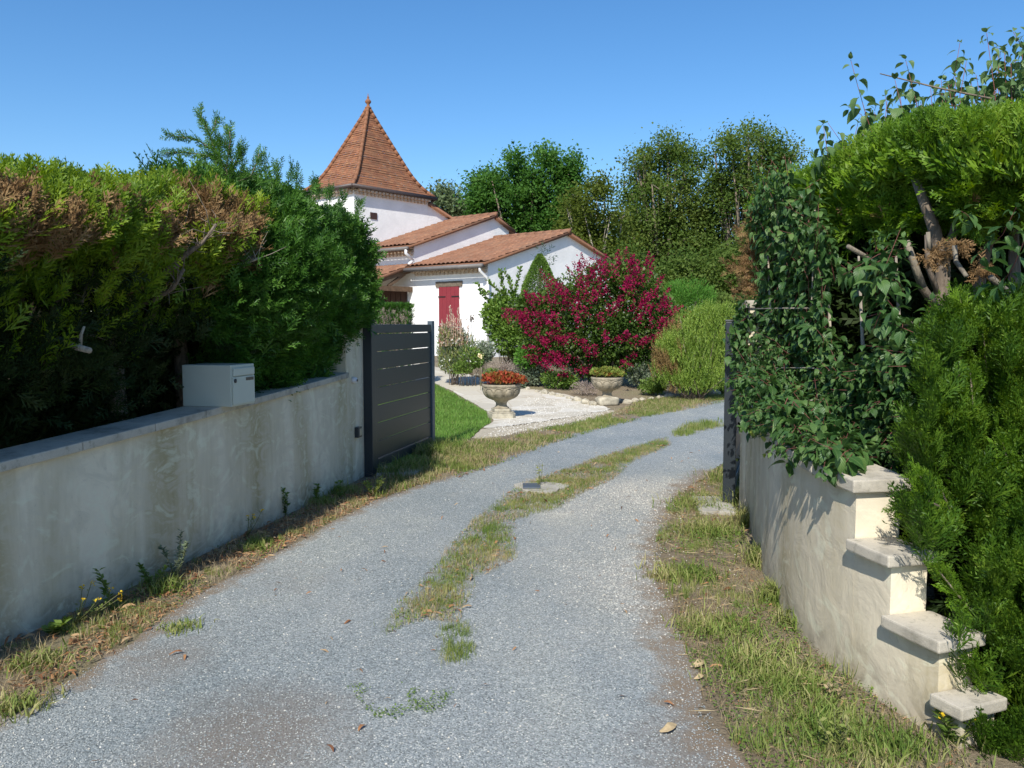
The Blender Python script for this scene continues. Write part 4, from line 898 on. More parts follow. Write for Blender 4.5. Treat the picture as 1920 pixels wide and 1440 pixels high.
# ------------------------------------------------------------------ plants
def plant(name, label, cat, base, group=None): return thing(name, label, cat, tuple(base), 0, group)
def foliage(parent, name, VQ, m, smooth=False, uv=None): return wpart(name, mesh_np(name, VQ[0], VQ[1], smooth, uv), m, parent)
def tree(name, label, px0, D, blobs, ncl, per, size, m, sig=.3, group=None, trunk_r=.14, bare=0, fork=.25, depthk=1.0, barkm='bark', base_py=None, elong=None):
    x0 = at(px0, 600, D).x; z0 = gz(x0, D); t_ = plant(name, label, 'tree', (x0, D, z0), group)
    C = []; Rr = []; bl2 = []
    for (px, py, r) in blobs:      # break every mass of the crown into smaller boughs
        bl2.append((px, py, r * .62))
        for _ in range(max(2, int(r / 7))):
            a = rng.uniform(0, 2 * PI); q = r * rng.uniform(.45, .98); bl2.append((px + math.cos(a) * q * .9, py + math.sin(a) * q * .95, r * rng.uniform(.16, .36) + 3))
    for (px, py, r) in bl2:
        c_ = at(px, py, D); C.append((c_.x, D + rng.uniform(-1.3, 1.3) * depthk, c_.z)); Rr.append(r / F * D)
    C = np.array(C); Rr = np.array(Rr); wgt = Rr ** 1.7; k = rng.choice(len(C), ncl, p=wgt / wgt.sum())
    d = norm(rnd(ncl)); rad = (rng.random(ncl) ** .42); K = C[k] + d * (rad * Rr[k] * np.where(rng.random(ncl) < .12, 1.22, .92))[:, None] * np.array([1, depthk, 1])
    K = K[K[:, 2] > z0 + .3]
    n = len(K) * per; P = np.repeat(K, per, 0) + rnd(n, sig) * np.array([1, 1, .8]); kc = np.repeat(C[k][:len(K)] if len(K) == ncl else K, per, 0)
    Dn = rnd(n, .8) + norm(P - np.array([x0, D, C[:, 2].mean() - 2])) * .6 + np.array([0, 0, -.25]); Hn = rnd(n, .42) + np.array([0, -.25, .9])
    foliage(t_, 'crown', scatter(LEAF, P, frames(Dn, Hn, size * rng.uniform(.6, 1.3, n))), m)
    mb = MB(); top = np.sort(C[:, 2])[len(C) // 2]; zf = z0 + (top - z0) * fork; root = Vector((x0, D, z0 - .2)); fk = Vector((x0 + rng.uniform(-.2, .2), D, zf))
    mb.tube([root, (root + fk) / 2 + Vector((.08, 0, 0)), fk, fk + Vector((.1, 0, (top - zf) * .35))], [trunk_r * 1.25, trunk_r, trunk_r * .85, trunk_r * .5], 9)
    ends = {}
    for i in range(0, len(C), 2):
        c_ = Vector(C[i]); s = fk + Vector((0, 0, rng.uniform(-.2, .3) * (top - zf))); md = s * .45 + c_ * .55 + Vector((0, 0, -.12 * (c_ - s).length)) + Vector(rnd(1, .12)[0])
        mb.tube([s, md, c_], [trunk_r * .5, trunk_r * .33, trunk_r * .12], 6); ends[i] = md
    for i in rng.choice(len(K), min(len(K), 130 + bare), replace=False):
        q = Vector(K[i]); j = int(np.argmin(np.linalg.norm(C - K[i], axis=1))); s = Vector(C[j]) if j not in ends or rng.random() < .6 else ends[j]
        mb.tube([s, (s + q) / 2 + Vector(rnd(1, .1)[0]), q], [trunk_r * .13, trunk_r * .09, trunk_r * .03], 4)
    mb.build('trunk', M[barkm], t_, True, 0, True); return t_

G1 = 'trees standing behind the garden'
tree('cherry_tree', 'bright green broad leaved tree rising behind the house roofs', 985, 40, [(905, 350, 20), (893, 365, 12), (925, 335, 14), (930, 375, 30), (968, 318, 15), (965, 300, 9), (972, 345, 26), (1000, 340, 16), (1022, 300, 14), (1018, 288, 8), (1035, 325, 20), (1068, 318, 13), (1072, 305, 7), (1055, 350, 26), (1000, 390, 46), (1050, 400, 42), (935, 415, 40), (895, 395, 14), (985, 440, 46), (1080, 350, 14)], 640, 74, .165, M['cherry'], .32, G1, .2)
tree('tree', 'olive green middle sized tree with pale bare limbs behind the gable', 1135, 34, [(1085, 400, 42), (1120, 360, 26), (1110, 430, 50), (1075, 440, 36), (1150, 400, 24), (1145, 470, 45), (1095, 380, 20), (1165, 510, 40), (1100, 480, 34)], 420, 50, .135, M['tree_olive'], .26, G1, .15, 60, .15, 1, 'bark_pale')
tree('tree', 'tall dense tree left of the tallest pair with a rounded top', 1245, 38, [(1255, 262, 28), (1235, 310, 55), (1285, 310, 42), (1195, 345, 36), (1250, 380, 75), (1200, 420, 58), (1290, 420, 60), (1240, 475, 80), (1180, 480, 40), (1280, 500, 60), (1225, 285, 26)], 800, 62, .135, M['tree_dark'], .29, G1, .24, 30)
tree('tree', 'tall loose tree with wispy top rising beside the right hedge', 1395, 36, [(1400, 255, 30), (1365, 290, 34), (1440, 285, 38), (1390, 330, 55), (1455, 320, 42), (1485, 300, 20), (1345, 360, 42), (1400, 400, 70), (1450, 400, 60), (1360, 450, 62), (1430, 480, 60), (1345, 270, 14), (1330, 500, 52), (1390, 520, 50), (1480, 360, 34), (1490, 400, 40)], 860, 58, .135, M['tree_dark'], .31, G1, .22, 50, .2)
tree('tree', 'haze paled distant tree top showing over the ridge right of the tower', 845, 62, [(830, 385, 26), (850, 400, 30), (820, 410, 24), (875, 400, 18), (900, 410, 20), (845, 370, 12)], 240, 26, .26, M['tree_hazy'], .5, G1, .2)
tree('tree', 'dark bushy tree filling the gap low between the tall trees', 1320, 31, [(1180, 520, 42), (1230, 540, 48), (1290, 530, 50), (1340, 530, 46), (1390, 500, 50), (1380, 560, 40), (1150, 500, 26), (1430, 480, 50), (1440, 560, 50)], 520, 56, .13, M['tree_dark'], .34, G1, .12)
# trees only seen from a step to the side
tree('tree', 'broad tree far left of the house behind the long hedge', 330, 46, [(300, 520, 60), (380, 520, 55), (340, 480, 45), (250, 560, 50)], 200, 34, .26, M['tree_olive'], .5, G1, .2)
tree('tree', 'broad tree beyond the right hedge where the drive bends', 1640, 34, [(1600, 520, 80), (1700, 520, 90), (1650, 430, 70), (1560, 560, 60)], 320, 34, .2, M['tree_dark'], .45, G1, .2)

def shrub(name, label, cat, base, blobs, n, size, m, depth=.8, tmpl=LEAF, updir=.3, sig=.05, shell=.35, hint=.8, lift=0, aspect=None, sw=.006, nst=14):
    """blobs in photo columns/rows at the depth of base; leaves near the shells of the blobs"""
    D = base[1]; t_ = plant(name, label, cat, base); C = []; Rr = []
    for (px, py, rx, ry) in blobs: c_ = at(px, py, D); C.append((c_.x, D + rng.uniform(-.15, .15), c_.z)); Rr.append((rx / F * D, depth * (rx + ry) / 2 / F * D, ry / F * D))
    C = np.array(C); Rr = np.array(Rr); wgt = Rr[:, 0] * Rr[:, 2]; k = rng.choice(len(C), n, p=wgt / wgt.sum())
    d = norm(rnd(n)); rad = rng.random(n) ** shell; P = C[k] + d * rad[:, None] * Rr[k]
    gzv = gzn(P[:, 0], P[:, 1]); ok = P[:, 2] > gzv + .02; P = P[ok]; d = d[ok]; n = len(P)
    cl = vnoise(P[:, 0] * 1.0 + P[:, 1] * .7, P[:, 2] * 1.0 + P[:, 1] * .5, 5, 77); P = P + d * (cl[:, None] - .5) * sig * 4
    Dn = d * .8 + rnd(n, .5) + np.array([0, 0, updir]); Hn = rnd(n, .5) + np.array([0, -.2, hint])
    foliage(t_, 'foliage', scatter(tmpl, P, frames(Dn, Hn, size * rng.uniform(.6, 1.35, n), aspect)), m)
    mb = MB()
    for i in rng.choice(n, min(n, nst), replace=False):
        q = Vector(P[i]); s = Vector((base[0] + rng.uniform(-.1, .1), base[1] + rng.uniform(-.05, .1), base[2] - .03)); mb.tube([s, s * .5 + q * .5 + Vector((0, 0, .08)), q], [sw * 1.6, sw * 1.2, sw * .5], 5)
    mb.build('stem', M['bark'], t_, True, 0, True); return t_, P, d
def gb(px, py): return G(px, py)
def gd(px, D): x = at(px, 600, D).x; return Vector((x, D, gz(x, D)))
# crape myrtle
b0 = gd(1140, 17.4)
cm_bl = [(1010, 590, 52, 45), (1075, 560, 60, 45), (1140, 530, 60, 40), (1195, 545, 50, 42), (1235, 600, 36, 48), (1110, 620, 90, 60), (1180, 630, 70, 55), (1050, 650, 55, 40), (1120, 680, 60, 35), (1190, 670, 50, 35), (1020, 640, 40, 38), (990, 570, 28, 20), (1165, 505, 30, 18)]
t_, P, d = shrub('flowering_shrub', 'large rounded shrub covered in magenta flower clusters', 'shrub', b0, cm_bl, 34000, .075, M['myrtle_leaf'], .8, LEAF, .15, .05, .45, .7, 0, None, .02, 22)
D = b0.y; K = []
for (px, py, n_) in [(975, 590, 5), (1000, 565, 6), (985, 608, 6), (1015, 600, 6), (1045, 555, 6), (1040, 600, 5), (1075, 520, 4), (1065, 560, 4), (1095, 500, 5), (1090, 545, 5), (1120, 512, 5), (1110, 560, 5), (1150, 490, 5), (1175, 500, 5), (1160, 540, 7), (1190, 520, 6), (1215, 500, 4), (1200, 560, 5), (1235, 545, 5), (1240, 580, 6), (1260, 600, 5), (1225, 610, 4), (1130, 590, 4), (1170, 580, 4), (1080, 600, 4), (1040, 630, 5), (1065, 640, 4), (1010, 645, 5), (1010, 675, 6), (1035, 672, 7), (1050, 668, 5), (1095, 640, 3), (1100, 655, 3), (1160, 635, 4), (1195, 645, 3), (1120, 640, 2), (1085, 690, 3), (1080, 712, 3), (1165, 670, 3), (1145, 575, 3), (1215, 640, 3), (1025, 560, 4), (960, 590, 3), (1180, 600, 3), (1205, 585, 3), (1240, 625, 3), (1110, 535, 4), (1135, 525, 4), (1005, 625, 3), (1020, 535, 4), (1075, 575, 3), (1062, 700, 3)]:
    c_ = at(px, py, D)
    for _ in range(n_):
        hx = (px - 1115) / 150; hy = (py - 600) / 115; dd = max(0, 1 - hx * hx - hy * hy) ** .5
        K.append((c_.x + rng.normal(0, .10), D - dd * 1.25 * rng.uniform(.75, 1.08) + rng.normal(0, .06), c_.z + rng.normal(0, .08)))
K = np.array(K); K[:, 0] *= K[:, 1] / D * .0 + 1
# keep the panicles on the sight lines of the shrub's front surface at its true depth
per = 42; n = len(K) * per; ax = norm(norm(K - np.array([b0.x, b0.y, b0.z + .8])) + np.array([0, 0, .45])); tt = rng.random(n)
Pf = np.repeat(K, per, 0) + np.repeat(ax, per, 0) * (tt[:, None] * .26 - .08) + rnd(n, 1) * (.055 * (1.15 - tt))[:, None]
foliage(t_, 'flowers', scatter(LEAF, Pf, frames(rnd(n), rnd(n), rng.uniform(.022, .05, n), 1.5)), M['myrtle_flower'])
# dwarf conical conifer with a reverted top
b1 = gd(1012, 20.2); t_ = plant('dwarf_spruce', 'pale green conical dwarf spruce with a wiry grey leading shoot', 'shrub', b1); n = 26000
zt = Hz(478, 20.2); hgt = zt - b1.z; tt = rng.random(n) ** .75; a = rng.uniform(0, 2 * PI, n); prof = np.interp(tt, [0, .15, .45, .75, .92, 1], [.80, .82, .62, .38, .17, .02]); lump = 1 + .13 * (vnoise(a * 1.2, tt * 5, 1.6, 3) - .5) + .06 * (vnoise(a * 4, tt * 14, 1.6, 3) - .5)
rr = prof * lump * (1 - rng.random(n) ** 2 * .2); P = np.stack([b1.x + rr * np.cos(a), b1.y + rr * np.sin(a), b1.z + tt * hgt], 1); Dn = np.stack([np.cos(a), np.sin(a), np.full(n, .9)], 1) + rnd(n, .35)
foliage(t_, 'foliage', scatter(LEAF, P, frames(Dn, rnd(n), rng.uniform(.03, .065, n), .6)), M['spruce'])
mb = MB().tube([b1 - Vector((0, 0, .1)), b1 + Vector((0, 0, hgt))], [.07, .02], 7); mb.build('trunk', M['bark'], t_, True, 0, True)
def sprigs(parent, name, lines, step, size, m, tmpl, spread=.8, side=.9):
    P, Dn = [], []
    for ln in lines:
        ln = [np.array(p, float) for p in ln]
        for a_, c_ in zip(ln[:-1], ln[1:]):
            L = np.linalg.norm(c_ - a_); k = max(1, int(L / step)); dv = (c_ - a_) / (L + 1e-9)
            for i in range(k):
                s = norm(np.cross(dv, rng.normal(size=3))); P.append(a_ + (c_ - a_) * (i + rng.random()) / k); Dn.append(dv * spread + s * side)
    P = np.array(P); Dn = np.array(Dn); return foliage(parent, name, scatter(tmpl, P, frames(Dn, rnd(len(P)), size * rng.uniform(.7, 1.25, len(P)))), m)
ln = []
for (a_, c_) in [((1018, 500), (1020, 452)), ((1020, 480), (1036, 462)), ((1020, 475), (1006, 460)), ((1020, 490), (1042, 478)), ((985, 560), (982, 520)), ((983, 540), (992, 528)), ((1030, 500), (1040, 488)), ((1010, 500), (1000, 478))]: ln.append([at(*a_, 20.2), at(*c_, 20.2)])
sprigs(t_, 'leading_shoot', ln, .012, .10, M['bluespruce'], NEEDLE, .6, .9)
# shrub with arching wands
b2 = gd(950, 19.0); t_, P, d = shrub('arching_shrub', 'leafy green shrub with long arching wands against the white wall', 'shrub', b2, [(935, 600, 32, 40), (950, 570, 26, 22), (960, 630, 34, 40), (925, 580, 20, 18), (975, 600, 26, 40)], 9000, .075, M['shrub'], .8, LEAF, .2, .04, .4)
ln = []
for pts in [((950, 570), (925, 552), (905, 545), (892, 530)), ((950, 565), (940, 530), (938, 505)), ((960, 560), (972, 525), (975, 500)), ((940, 575), (915, 560), (900, 545)), ((955, 560), (930, 540), (915, 525)), ((965, 560), (955, 525), (945, 508))]: ln.append([at(*p, 19 - .1 * i) for i, p in enumerate(pts)])
sprigs(t_, 'wand_leaves', ln, .012, .09, M['shrub'], LEAF); mb = MB(); [mb.tube(l, [.012] + [.008] * (len(l) - 2) + [.004], 5) for l in ln]; mb.build('wands', M['stem'], t_, True, 0, True)
# rosemary-like mound of upright shoots
b3 = gd(1300, 15.6); t_ = plant('needle_shrub', 'yellow green mound of upright narrow leaved shoots beside the drive', 'shrub', b3)
FEA = []
for s in range(3):
    V_, Q_ = [], []; r_ = random.Random(s)
    for i in range(16): y = i / 16; a_ = r_.uniform(0, 2 * PI); l_ = .15 * (1.15 - y); rhomb(V_, Q_, (0, y, 0), (math.cos(a_) * l_ * .7, y + l_ * 1.1, math.sin(a_) * l_ * .7), .03, r_.uniform(-1, 1))
    FEA.append((np.array(V_), np.array(Q_)))
D = b3.y; n = 6600; C = []; 
for (px, py, rx, ry, k) in [(1300, 650, 62, 60, 5), (1345, 640, 34, 50, 3), (1325, 610, 38, 30, 3), (1270, 680, 46, 45, 3), (1310, 700, 40, 38, 2.5), (1250, 665, 26, 30, 1.2), (1355, 600, 22, 18, 1), (1290, 722, 52, 22, 2), (1345, 712, 34, 28, 1.5), (1250, 700, 30, 26, 1)]: C += [(px, py, rx, ry)] * int(k * 2)
kk = rng.integers(0, len(C), n); C = np.array(C, float)[kk]; d = norm(rnd(n)); rad = rng.random(n) ** .4
cx = (C[:, 0] - 960) / F * D; P = np.stack([cx + d[:, 0] * rad * C[:, 2] / F * D, D + d[:, 1] * rad * .75 * C[:, 2] / F * D, EYE + (608 - C[:, 1]) / F * D + d[:, 2] * rad * C[:, 3] / F * D], 1)
P = P[P[:, 2] > gzn(P[:, 0], P[:, 1]) + .0]; n = len(P); root = np.array([b3.x, b3.y, b3.z - .5]); Dn = norm(P - root) * np.array([.55, .55, .9]) + rnd(n, .16) + np.array([0, 0, .35])
left = (P[:, 0] < b3.x - .28) & (vnoise(P[:, 0], P[:, 2], 5, 8) > .45); FR = frames(Dn, rnd(n), rng.uniform(.13, .30, n))
foliage(t_, 'foliage', scatter(FEA, P[~left], FR[~left]), M['rosemary']); foliage(t_, 'browned_foliage', scatter(FEA, P[left], FR[left]), M['brownneedle'])
mb = MB(); [mb.tube([(b3.x + rng.uniform(-.2, .2), b3.y, b3.z - .05), tuple(P[i])], [.016, .005], 5) for i in range(40)]; mb.build('stem', M['bark'], t_, True, 0, True)
shrub('feathery_shrub', 'soft feathery light green shrub behind the magenta shrub', 'shrub', gd(1292, 21), [(1290, 560, 48, 36), (1265, 550, 22, 22), (1320, 560, 22, 26), (1285, 620, 50, 50)], 9000, .10, M['feather'], .8, NEEDLE, .8, .04, .5, .4, 0, 1.2)
shrub('laurel_bush', 'dark evergreen bush at the far right bend of the drive', 'shrub', gd(1385, 22), [(1390, 600, 40, 50), (1350, 590, 36, 40), (1420, 640, 50, 60)], 8000, .10, M['tree_dark'], .8)
# white-flowered tall perennial against the shutter
b4 = gd(850, 17.6); t_, P, d = shrub('flowering_perennial', 'tall wispy plant with small white flowers beside the gate end', 'plant', b4, [(838, 665, 22, 36), (862, 650, 30, 34), (855, 682, 38, 20), (840, 630, 20, 24), (880, 668, 22, 26)], 9000, .06, M['greygreen'], .8, NEEDLE, 1.2, .03, .7, .3, 0, 1.4)
foliage(t_, 'leaves', scatter(NEEDLE, P[:5000] - np.array([0, 0, .03]), frames(rnd(5000, .35) + np.array([0, 0, 1]), rnd(5000), rng.uniform(.05, .12, 5000), 1.6)), M['grass'])
q = P[rng.choice(len(P), 150)] + np.array([0, -.06, .03]); foliage(t_, 'flowers', scatter(LEAF, np.repeat(q, 3, 0) + rnd(450, .008), frames(rnd(450), rnd(450) + np.array([0, -1.5, 1]), np.full(450, .035), 1.4)), M['whitefl'])
ln = [[at(px, 650, 17.5), at(px + rng.uniform(-4, 4), py, 17.5)] for px, py in [(832, 600), (838, 592), (845, 580), (847, 575), (855, 598), (862, 590), (868, 600), (842, 605), (850, 590), (875, 610), (828, 612), (858, 580), (836, 610), (866, 606)]]
sprigs(t_, 'flower_spikes', ln, .011, .045, M['pinkspike'], LEAF, 1, .5)
for px, py0, py1, lab in [(742, 640, 594, 'dark seed head on a thin stem left of the red shutter'), (884, 650, 597, 'dark seed head on a thin stem right of the red shutter')]:
    g = gd(px, 21); t_ = plant('dried_flower_stalk', lab, 'plant', g); tp = at(px, py1, 21); mb = MB().tube([g, (g + tp) / 2, tp], [.006, .005, .004], 5); mb.build('stem', M['iron'], t_, False, 0, True)
    for k in range(4): pass
    q = np.tile(np.array(tp), (60, 1)) + rnd(60, .035); foliage(t_, 'seed_head', scatter(LEAF, q, frames(rnd(60), rnd(60), np.full(60, .05))), M['bark'])
# low border plants
BL = [(885, 672, 26, 20, 'shrub', 'small leafy rose bush with a pale yellow bloom in the border'), (905, 660, 20, 22, 'greygreen', 'grey green bushy plant left of the rose bush'), (945, 690, 34, 16, 'lavender', 'faded greyish pink cushion plant behind the urn'), (1000, 700, 36, 20, 'greygreen', 'grey leaved low plant behind the red succulent urn'), (1050, 712, 34, 16, 'shrub', 'low leafy plant under the magenta shrub'), (985, 668, 24, 22, 'feather', 'light green ferny plant beside the conical spruce'), (925, 700, 18, 12, 'weed', 'tiny green tuft at the stone edging'), (1205, 705, 26, 22, 'greygreen', 'greyish low plant between urn and needle leaved mound'), (1225, 725, 26, 14, 'weed', 'low green plant at the edge of the drive beside the mound'), (1095, 728, 24, 12, 'lavender', 'low dry plant left of the second urn'), (1350, 725, 40, 10, 'weed', 'low green plants right of the needle leaved mound'), (965, 712, 20, 14, 'greygreen', 'silvery tuft between rocks behind the red succulent urn'), (868, 690, 20, 12, 'weed', 'green foliage at the foot of the white flowered plant')]
for px, py, rx, ry, mk, lab in BL:
    D = G(px, py + ry + 6).y + .25; D = min(D, 17.5)
    shrub('border_plant', lab, 'plant', gd(px, D), [(px, py, rx, ry), (px + rx * .4, py + ry * .3, rx * .6, ry * .6)], int(rx * ry * 4), .05, M[mk], .9, LEAF if mk != 'lavender' else NEEDLE, .5, .03, .6, .5, 0, None, .004, 8)
g = at(901, 665, 17); o = plant('rose_bloom', 'pale yellow rose bloom in the border', 'flower', (g.x, g.y - .1, g.z)); q = np.tile(np.array([g.x, g.y - .1, g.z]), (26, 1)) + rnd(26, .02); foliage(o, 'petals', scatter(LEAF, q, frames(rnd(26), rnd(26), np.full(26, .05), 1.4)), leafmat('cream_petal', [(.75, .65, .35), (.8, .72, .45)], .3)); MB().tube([gd(901, 16.9), (g.x, g.y - .1, g.z)], .004, 5).build('stem', M['stem'], o, False, 0, True)
# edging rocks
rocks = [(862, 697), (876, 701), (893, 706), (908, 711), (921, 716), (936, 720), (950, 724), (1008, 735), (1022, 738), (1036, 741), (1050, 744), (1066, 748), (1082, 752), (1098, 757), (1112, 760), (1176, 756), (1190, 754), (1204, 751), (1221, 749), (1238, 747), (1160, 752), (990, 731), (1128, 752), (1255, 746), (1340, 740), (1365, 738)]
ROCKL = ['first stone beside the white flowered plant', 'second stone along the path from the left', 'third stone along the path from the left', 'fourth stone along the path from the left', 'fifth stone along the path', 'sixth stone, just left of the red succulent urn', 'behind the rim of the red urn', 'second stone right of the red succulent urn', 'third stone right of the red succulent urn', 'fourth stone right of the red succulent urn', 'middle stone of the run between the two urns', 'just right of the middle between the two urns', 'fourth stone left of the second urn', 'third stone left of the second urn', 'second stone left of the second urn', 'second stone right of the second urn', 'third stone right of the second urn', 'fourth stone right of the second urn', 'fifth stone right of the second urn', 'sixth stone right of the second urn', 'stone touching the right of the second urn', 'first stone right of the red succulent urn', 'stone touching the left of the second urn', 'at the left foot of the needle leaved mound', 'at the right foot of the needle leaved mound', 'last one at the far bend of the drive']
rme = []
for s in range(4):
    bm = bmesh.new(); bmesh.ops.create_icosphere(bm, subdivisions=3, radius=1); r_ = random.Random(s)
    for v in bm.verts:
        q = v.co.copy(); k = 1 + .5 * (vnoise(q.x + s * 7, q.y + q.z, 1.3, s) - .5) + .25 * (vnoise(q.x + s, q.z - q.y, 3.7, s) - .5); v.co = Vector((q.x * k, q.y * k * .8, q.z * k * .75))
    me = bpy.data.meshes.new('rock'); bm.to_mesh(me); bm.free(); me.materials.append(M['rock']); rme.append(me)
for i, (px, py) in enumerate(rocks):
    g = G(px, py); o = bpy.data.objects.new('border_rock', rme[i % 4]); col.objects.link(o); s = rng.uniform(.05, .10); o.scale = (s * 1.2, s, s); o.location = (g.x, g.y, g.z + s * .2); o.rotation_euler = (0, 0, rng.uniform(0, 6))
    tag(o, 'rough pale stone edging the flower bed, ' + ROCKL[i], 'rock', 'stones edging the flower bed')
# small clipped hedge box
b5 = gd(735, 17.0); t_ = plant('clipped_hedge', 'small clipped hedge with flat green top and browned side behind the gate', 'hedge', b5); n = 9000
x0, x1 = at(701, 600, 17).x - .35, at(771, 600, 17).x; zt = Hz(575, 16.6); P = np.stack([rng.uniform(x0, x1, n), 16.7 + rng.random(n) ** 2 * .7, b5.z + (zt - b5.z) * rng.random(n) ** .6], 1); top = P[:, 2] > zt - .10
k = rng.random(n) < .12; P[k, 2] = zt - rng.random(k.sum()) * .03; top |= k; Dn = rnd(n, .3) + np.array([0, -.25, 1]); FR = frames(Dn, rnd(n), rng.uniform(.06, .12, n)); br = (rng.random(n) < .45) & ~top
foliage(t_, 'foliage', scatter(SPR_FAR, P[~br], FR[~br]), M['greygreen'] if False else M['cyp_far']); foliage(t_, 'browned_foliage', scatter(SPR_FAR, P[br], FR[br]), M['lavender'])
mb = MB(); [mb.tube([(x, 17.0, b5.z), (x, 17.0, zt - .1)], .03, 6) for x in np.linspace(x0 + .2, x1 - .2, 4)]; mb.build('trunk', M['bark'], t_, True, 0, True)

# ------------------------------------------------------------------ conifer hedges beside the drive
def along(fx, y, off, z, sgn):              # point beside a wall: off > 0 towards the drive
    d = (np.polyval(np.polyder(LW if sgn > 0 else RW), np.maximum(y, 3.0 if sgn > 0 else 2.6))); L = np.sqrt(1 + d * d)
    base = np.polyval(LW if sgn > 0 else RW, np.maximum(y, 3.0 if sgn > 0 else 2.6)) - np.where(y < (3.0 if sgn > 0 else 2.6), d * ((3.0 if sgn > 0 else 2.6) - y), 0)
    nx, ny = sgn / L, -d / L * sgn
    return np.stack([base + nx * off, y + ny * off, z], 1), np.stack([nx, ny, np.zeros_like(y)], 1)
def prof_sample(prof, n, wts=None):         # points and outward normals on a cross-section (off, z)
    p = np.array(prof, float); seg = p[1:] - p[:-1]; L = np.linalg.norm(seg, axis=1); wv = L * (np.array(wts) if wts is not None else 1); k = rng.choice(len(L), n, p=wv / wv.sum()); u = rng.random(n)
    q = p[k] + seg[k] * u[:, None]; nn_ = np.stack([seg[k, 1], -seg[k, 0]], 1) / L[k][:, None]; return q, nn_
def nearbox(P): # leave the mailbox clear
    return (P[:, 1] > fl.y - .30) & (P[:, 1] < fl.y + .42) & (P[:, 2] < ztop_ + .44) & (P[:, 0] > fl.x - .58)
def hedge_sprays(prof, y0, y1, n, size, sgn=1, wts=None, jit=.12, tilt=.5, up=.6, inner=.15, seed=0, yscale=None, fwd=0., zsh=None, gap=None):
    q, nn_ = prof_sample(prof, n, wts); y = rng.uniform(y0, y1, n)
    if yscale is not None: y = yscale(y, q[:, 1])
    cl = vnoise(y, q[:, 1] + q[:, 0] * .7, 2.4, seed) * .65 + vnoise(y, q[:, 1] - q[:, 0], 6.1, seed + 3) * .35
    dep = (cl - .55) * jit * 3.2 - rng.random(n) ** 1.7 * inner
    off = q[:, 0] + nn_[:, 0] * dep; z = q[:, 1] + nn_[:, 1] * dep; P, Nn = along(None, y, off, z, sgn)
    out = Nn * nn_[:, :1] + np.array([0, 0, 1.]) * nn_[:, 1:2]
    if zsh is not None: P[:, 2] += zsh(y) * np.clip((z - 1.6) / .8, 0, 1)
    kp = ~nearbox(P)
    if gap is not None: kp &= ~((y > gap[0]) & (y < gap[1]) & (q[:, 0] > -.35))
    P, out, n, cl = P[kp], out[kp], int(kp.sum()), cl[kp]
    Dn = out * tilt + np.array([0, fwd, up]) + rnd(n, .33); Hn = np.cross(Dn, out) + rnd(n, .5) * 1.2
    return P, frames(Dn, Hn, size * rng.uniform(.6, 1.35, n)), cl
# left, near: thin sided, yellow-green crown with dead patches and bare limbs
zt0, zt1 = Hz(318, solveY(lwx, 60)), Hz(345, solveY(lwx, 360, 2.5, 10)); ytA, ytB = solveY(lwx, 60), solveY(lwx, 360); ZT = (zt0 + zt1) / 2 - .03
hA = plant('conifer_hedge', 'yellow green cypress hedge with browned patches and bare inner limbs above the left wall', 'hedge', (lwx(4.5) - .6, 4.5, 0))
zshA = lambda y: -.11 + (np.clip(y, 2.5, 6.5) - 5) * .10
GAP = (2.78, 3.02)
profA = [(-.20, 1.25), (-.10, 1.55), (-.02, 1.80), (.09, 2.0), (.10, 2.18), (-.02, ZT), (-.5, ZT + .06), (-1.1, ZT), (-1.3, 2.1)]
P, FR, cl = hedge_sprays(profA, 1.2, 6.35, 21000, .14, 1, [.16, .42, 1.2, 2, 2.4, 1.6, .9, .4], .13, .35, .9, .30, 1, None, 0, zshA, GAP)
def deadmask(P):
    dead = np.zeros(len(P))
    for (px, py, r_) in [(20, 400, .17), (60, 470, .15), (120, 450, .11), (180, 430, .07), (350, 405, .14), (385, 425, .20), (425, 445, .20), (310, 450, .12), (440, 480, .14), (235, 400, .08), (10, 350, .12)]:
        y = solveY(lwx, px); c_ = at(px, py, y); dead = np.maximum(dead, 1.25 - np.linalg.norm((P - np.array(c_)) * np.array([.45, .75, 1]), axis=1) / r_)
    return dead
dm = deadmask(P) > rng.random(len(P)) * .9; dm |= rng.random(len(P)) < .03
foliage(hA, 'foliage', scatter(SPR_LO, P[~dm], FR[~dm]), M['cyp_near']); foliage(hA, 'dead_foliage', scatter(SPR_LO, P[dm], FR[dm]), M['dead'])
P, FR, cl = hedge_sprays([(-.02, ZT - .14), (0, ZT), (-.4, ZT + .05)], 2.5, 6.3, 2600, .13, 1, None, .12, .15, 1.3, .02, 4, None, 0, zshA); foliage(hA, 'top_shoots', scatter(SPR_LO, P, FR), M['cyp_near'])
P, FR, cl = hedge_sprays([(-.62, .75), (-.75, 1.3), (-.7, 1.9)], -.6, 6.6, 9000, .17, 1, None, .12, .4, .5, .35, 7); foliage(hA, 'inner_foliage', scatter(SPR_FAR, P, FR), M['cyp_inner_shaded'])
P, FR, cl = hedge_sprays([(-.22, .93), (-.10, 1.15), (-.14, 1.5), (-.02, 1.8)], 1.0, 6.3, 3800, .13, 1, [1, 1.2, .9], .16, .4, .4, .35, 9); k = (cl > .44); foliage(hA, 'lower_foliage', scatter(SPR_LO, P[k], FR[k]), M['cyp_inner_shaded'])
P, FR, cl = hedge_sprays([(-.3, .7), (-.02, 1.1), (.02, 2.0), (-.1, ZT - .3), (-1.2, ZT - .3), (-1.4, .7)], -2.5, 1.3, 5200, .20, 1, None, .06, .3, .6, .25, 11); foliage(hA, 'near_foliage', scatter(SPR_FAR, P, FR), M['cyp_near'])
P, FR, cl = hedge_sprays([(-1.35, .4), (-1.35, 2.3)], -2.5, 8, 7000, .24, 1, None, .05, .3, .5, .2, 13); foliage(hA, 'back_foliage', scatter(SPR_FAR, P, FR), M['cyp_inner_shaded'])
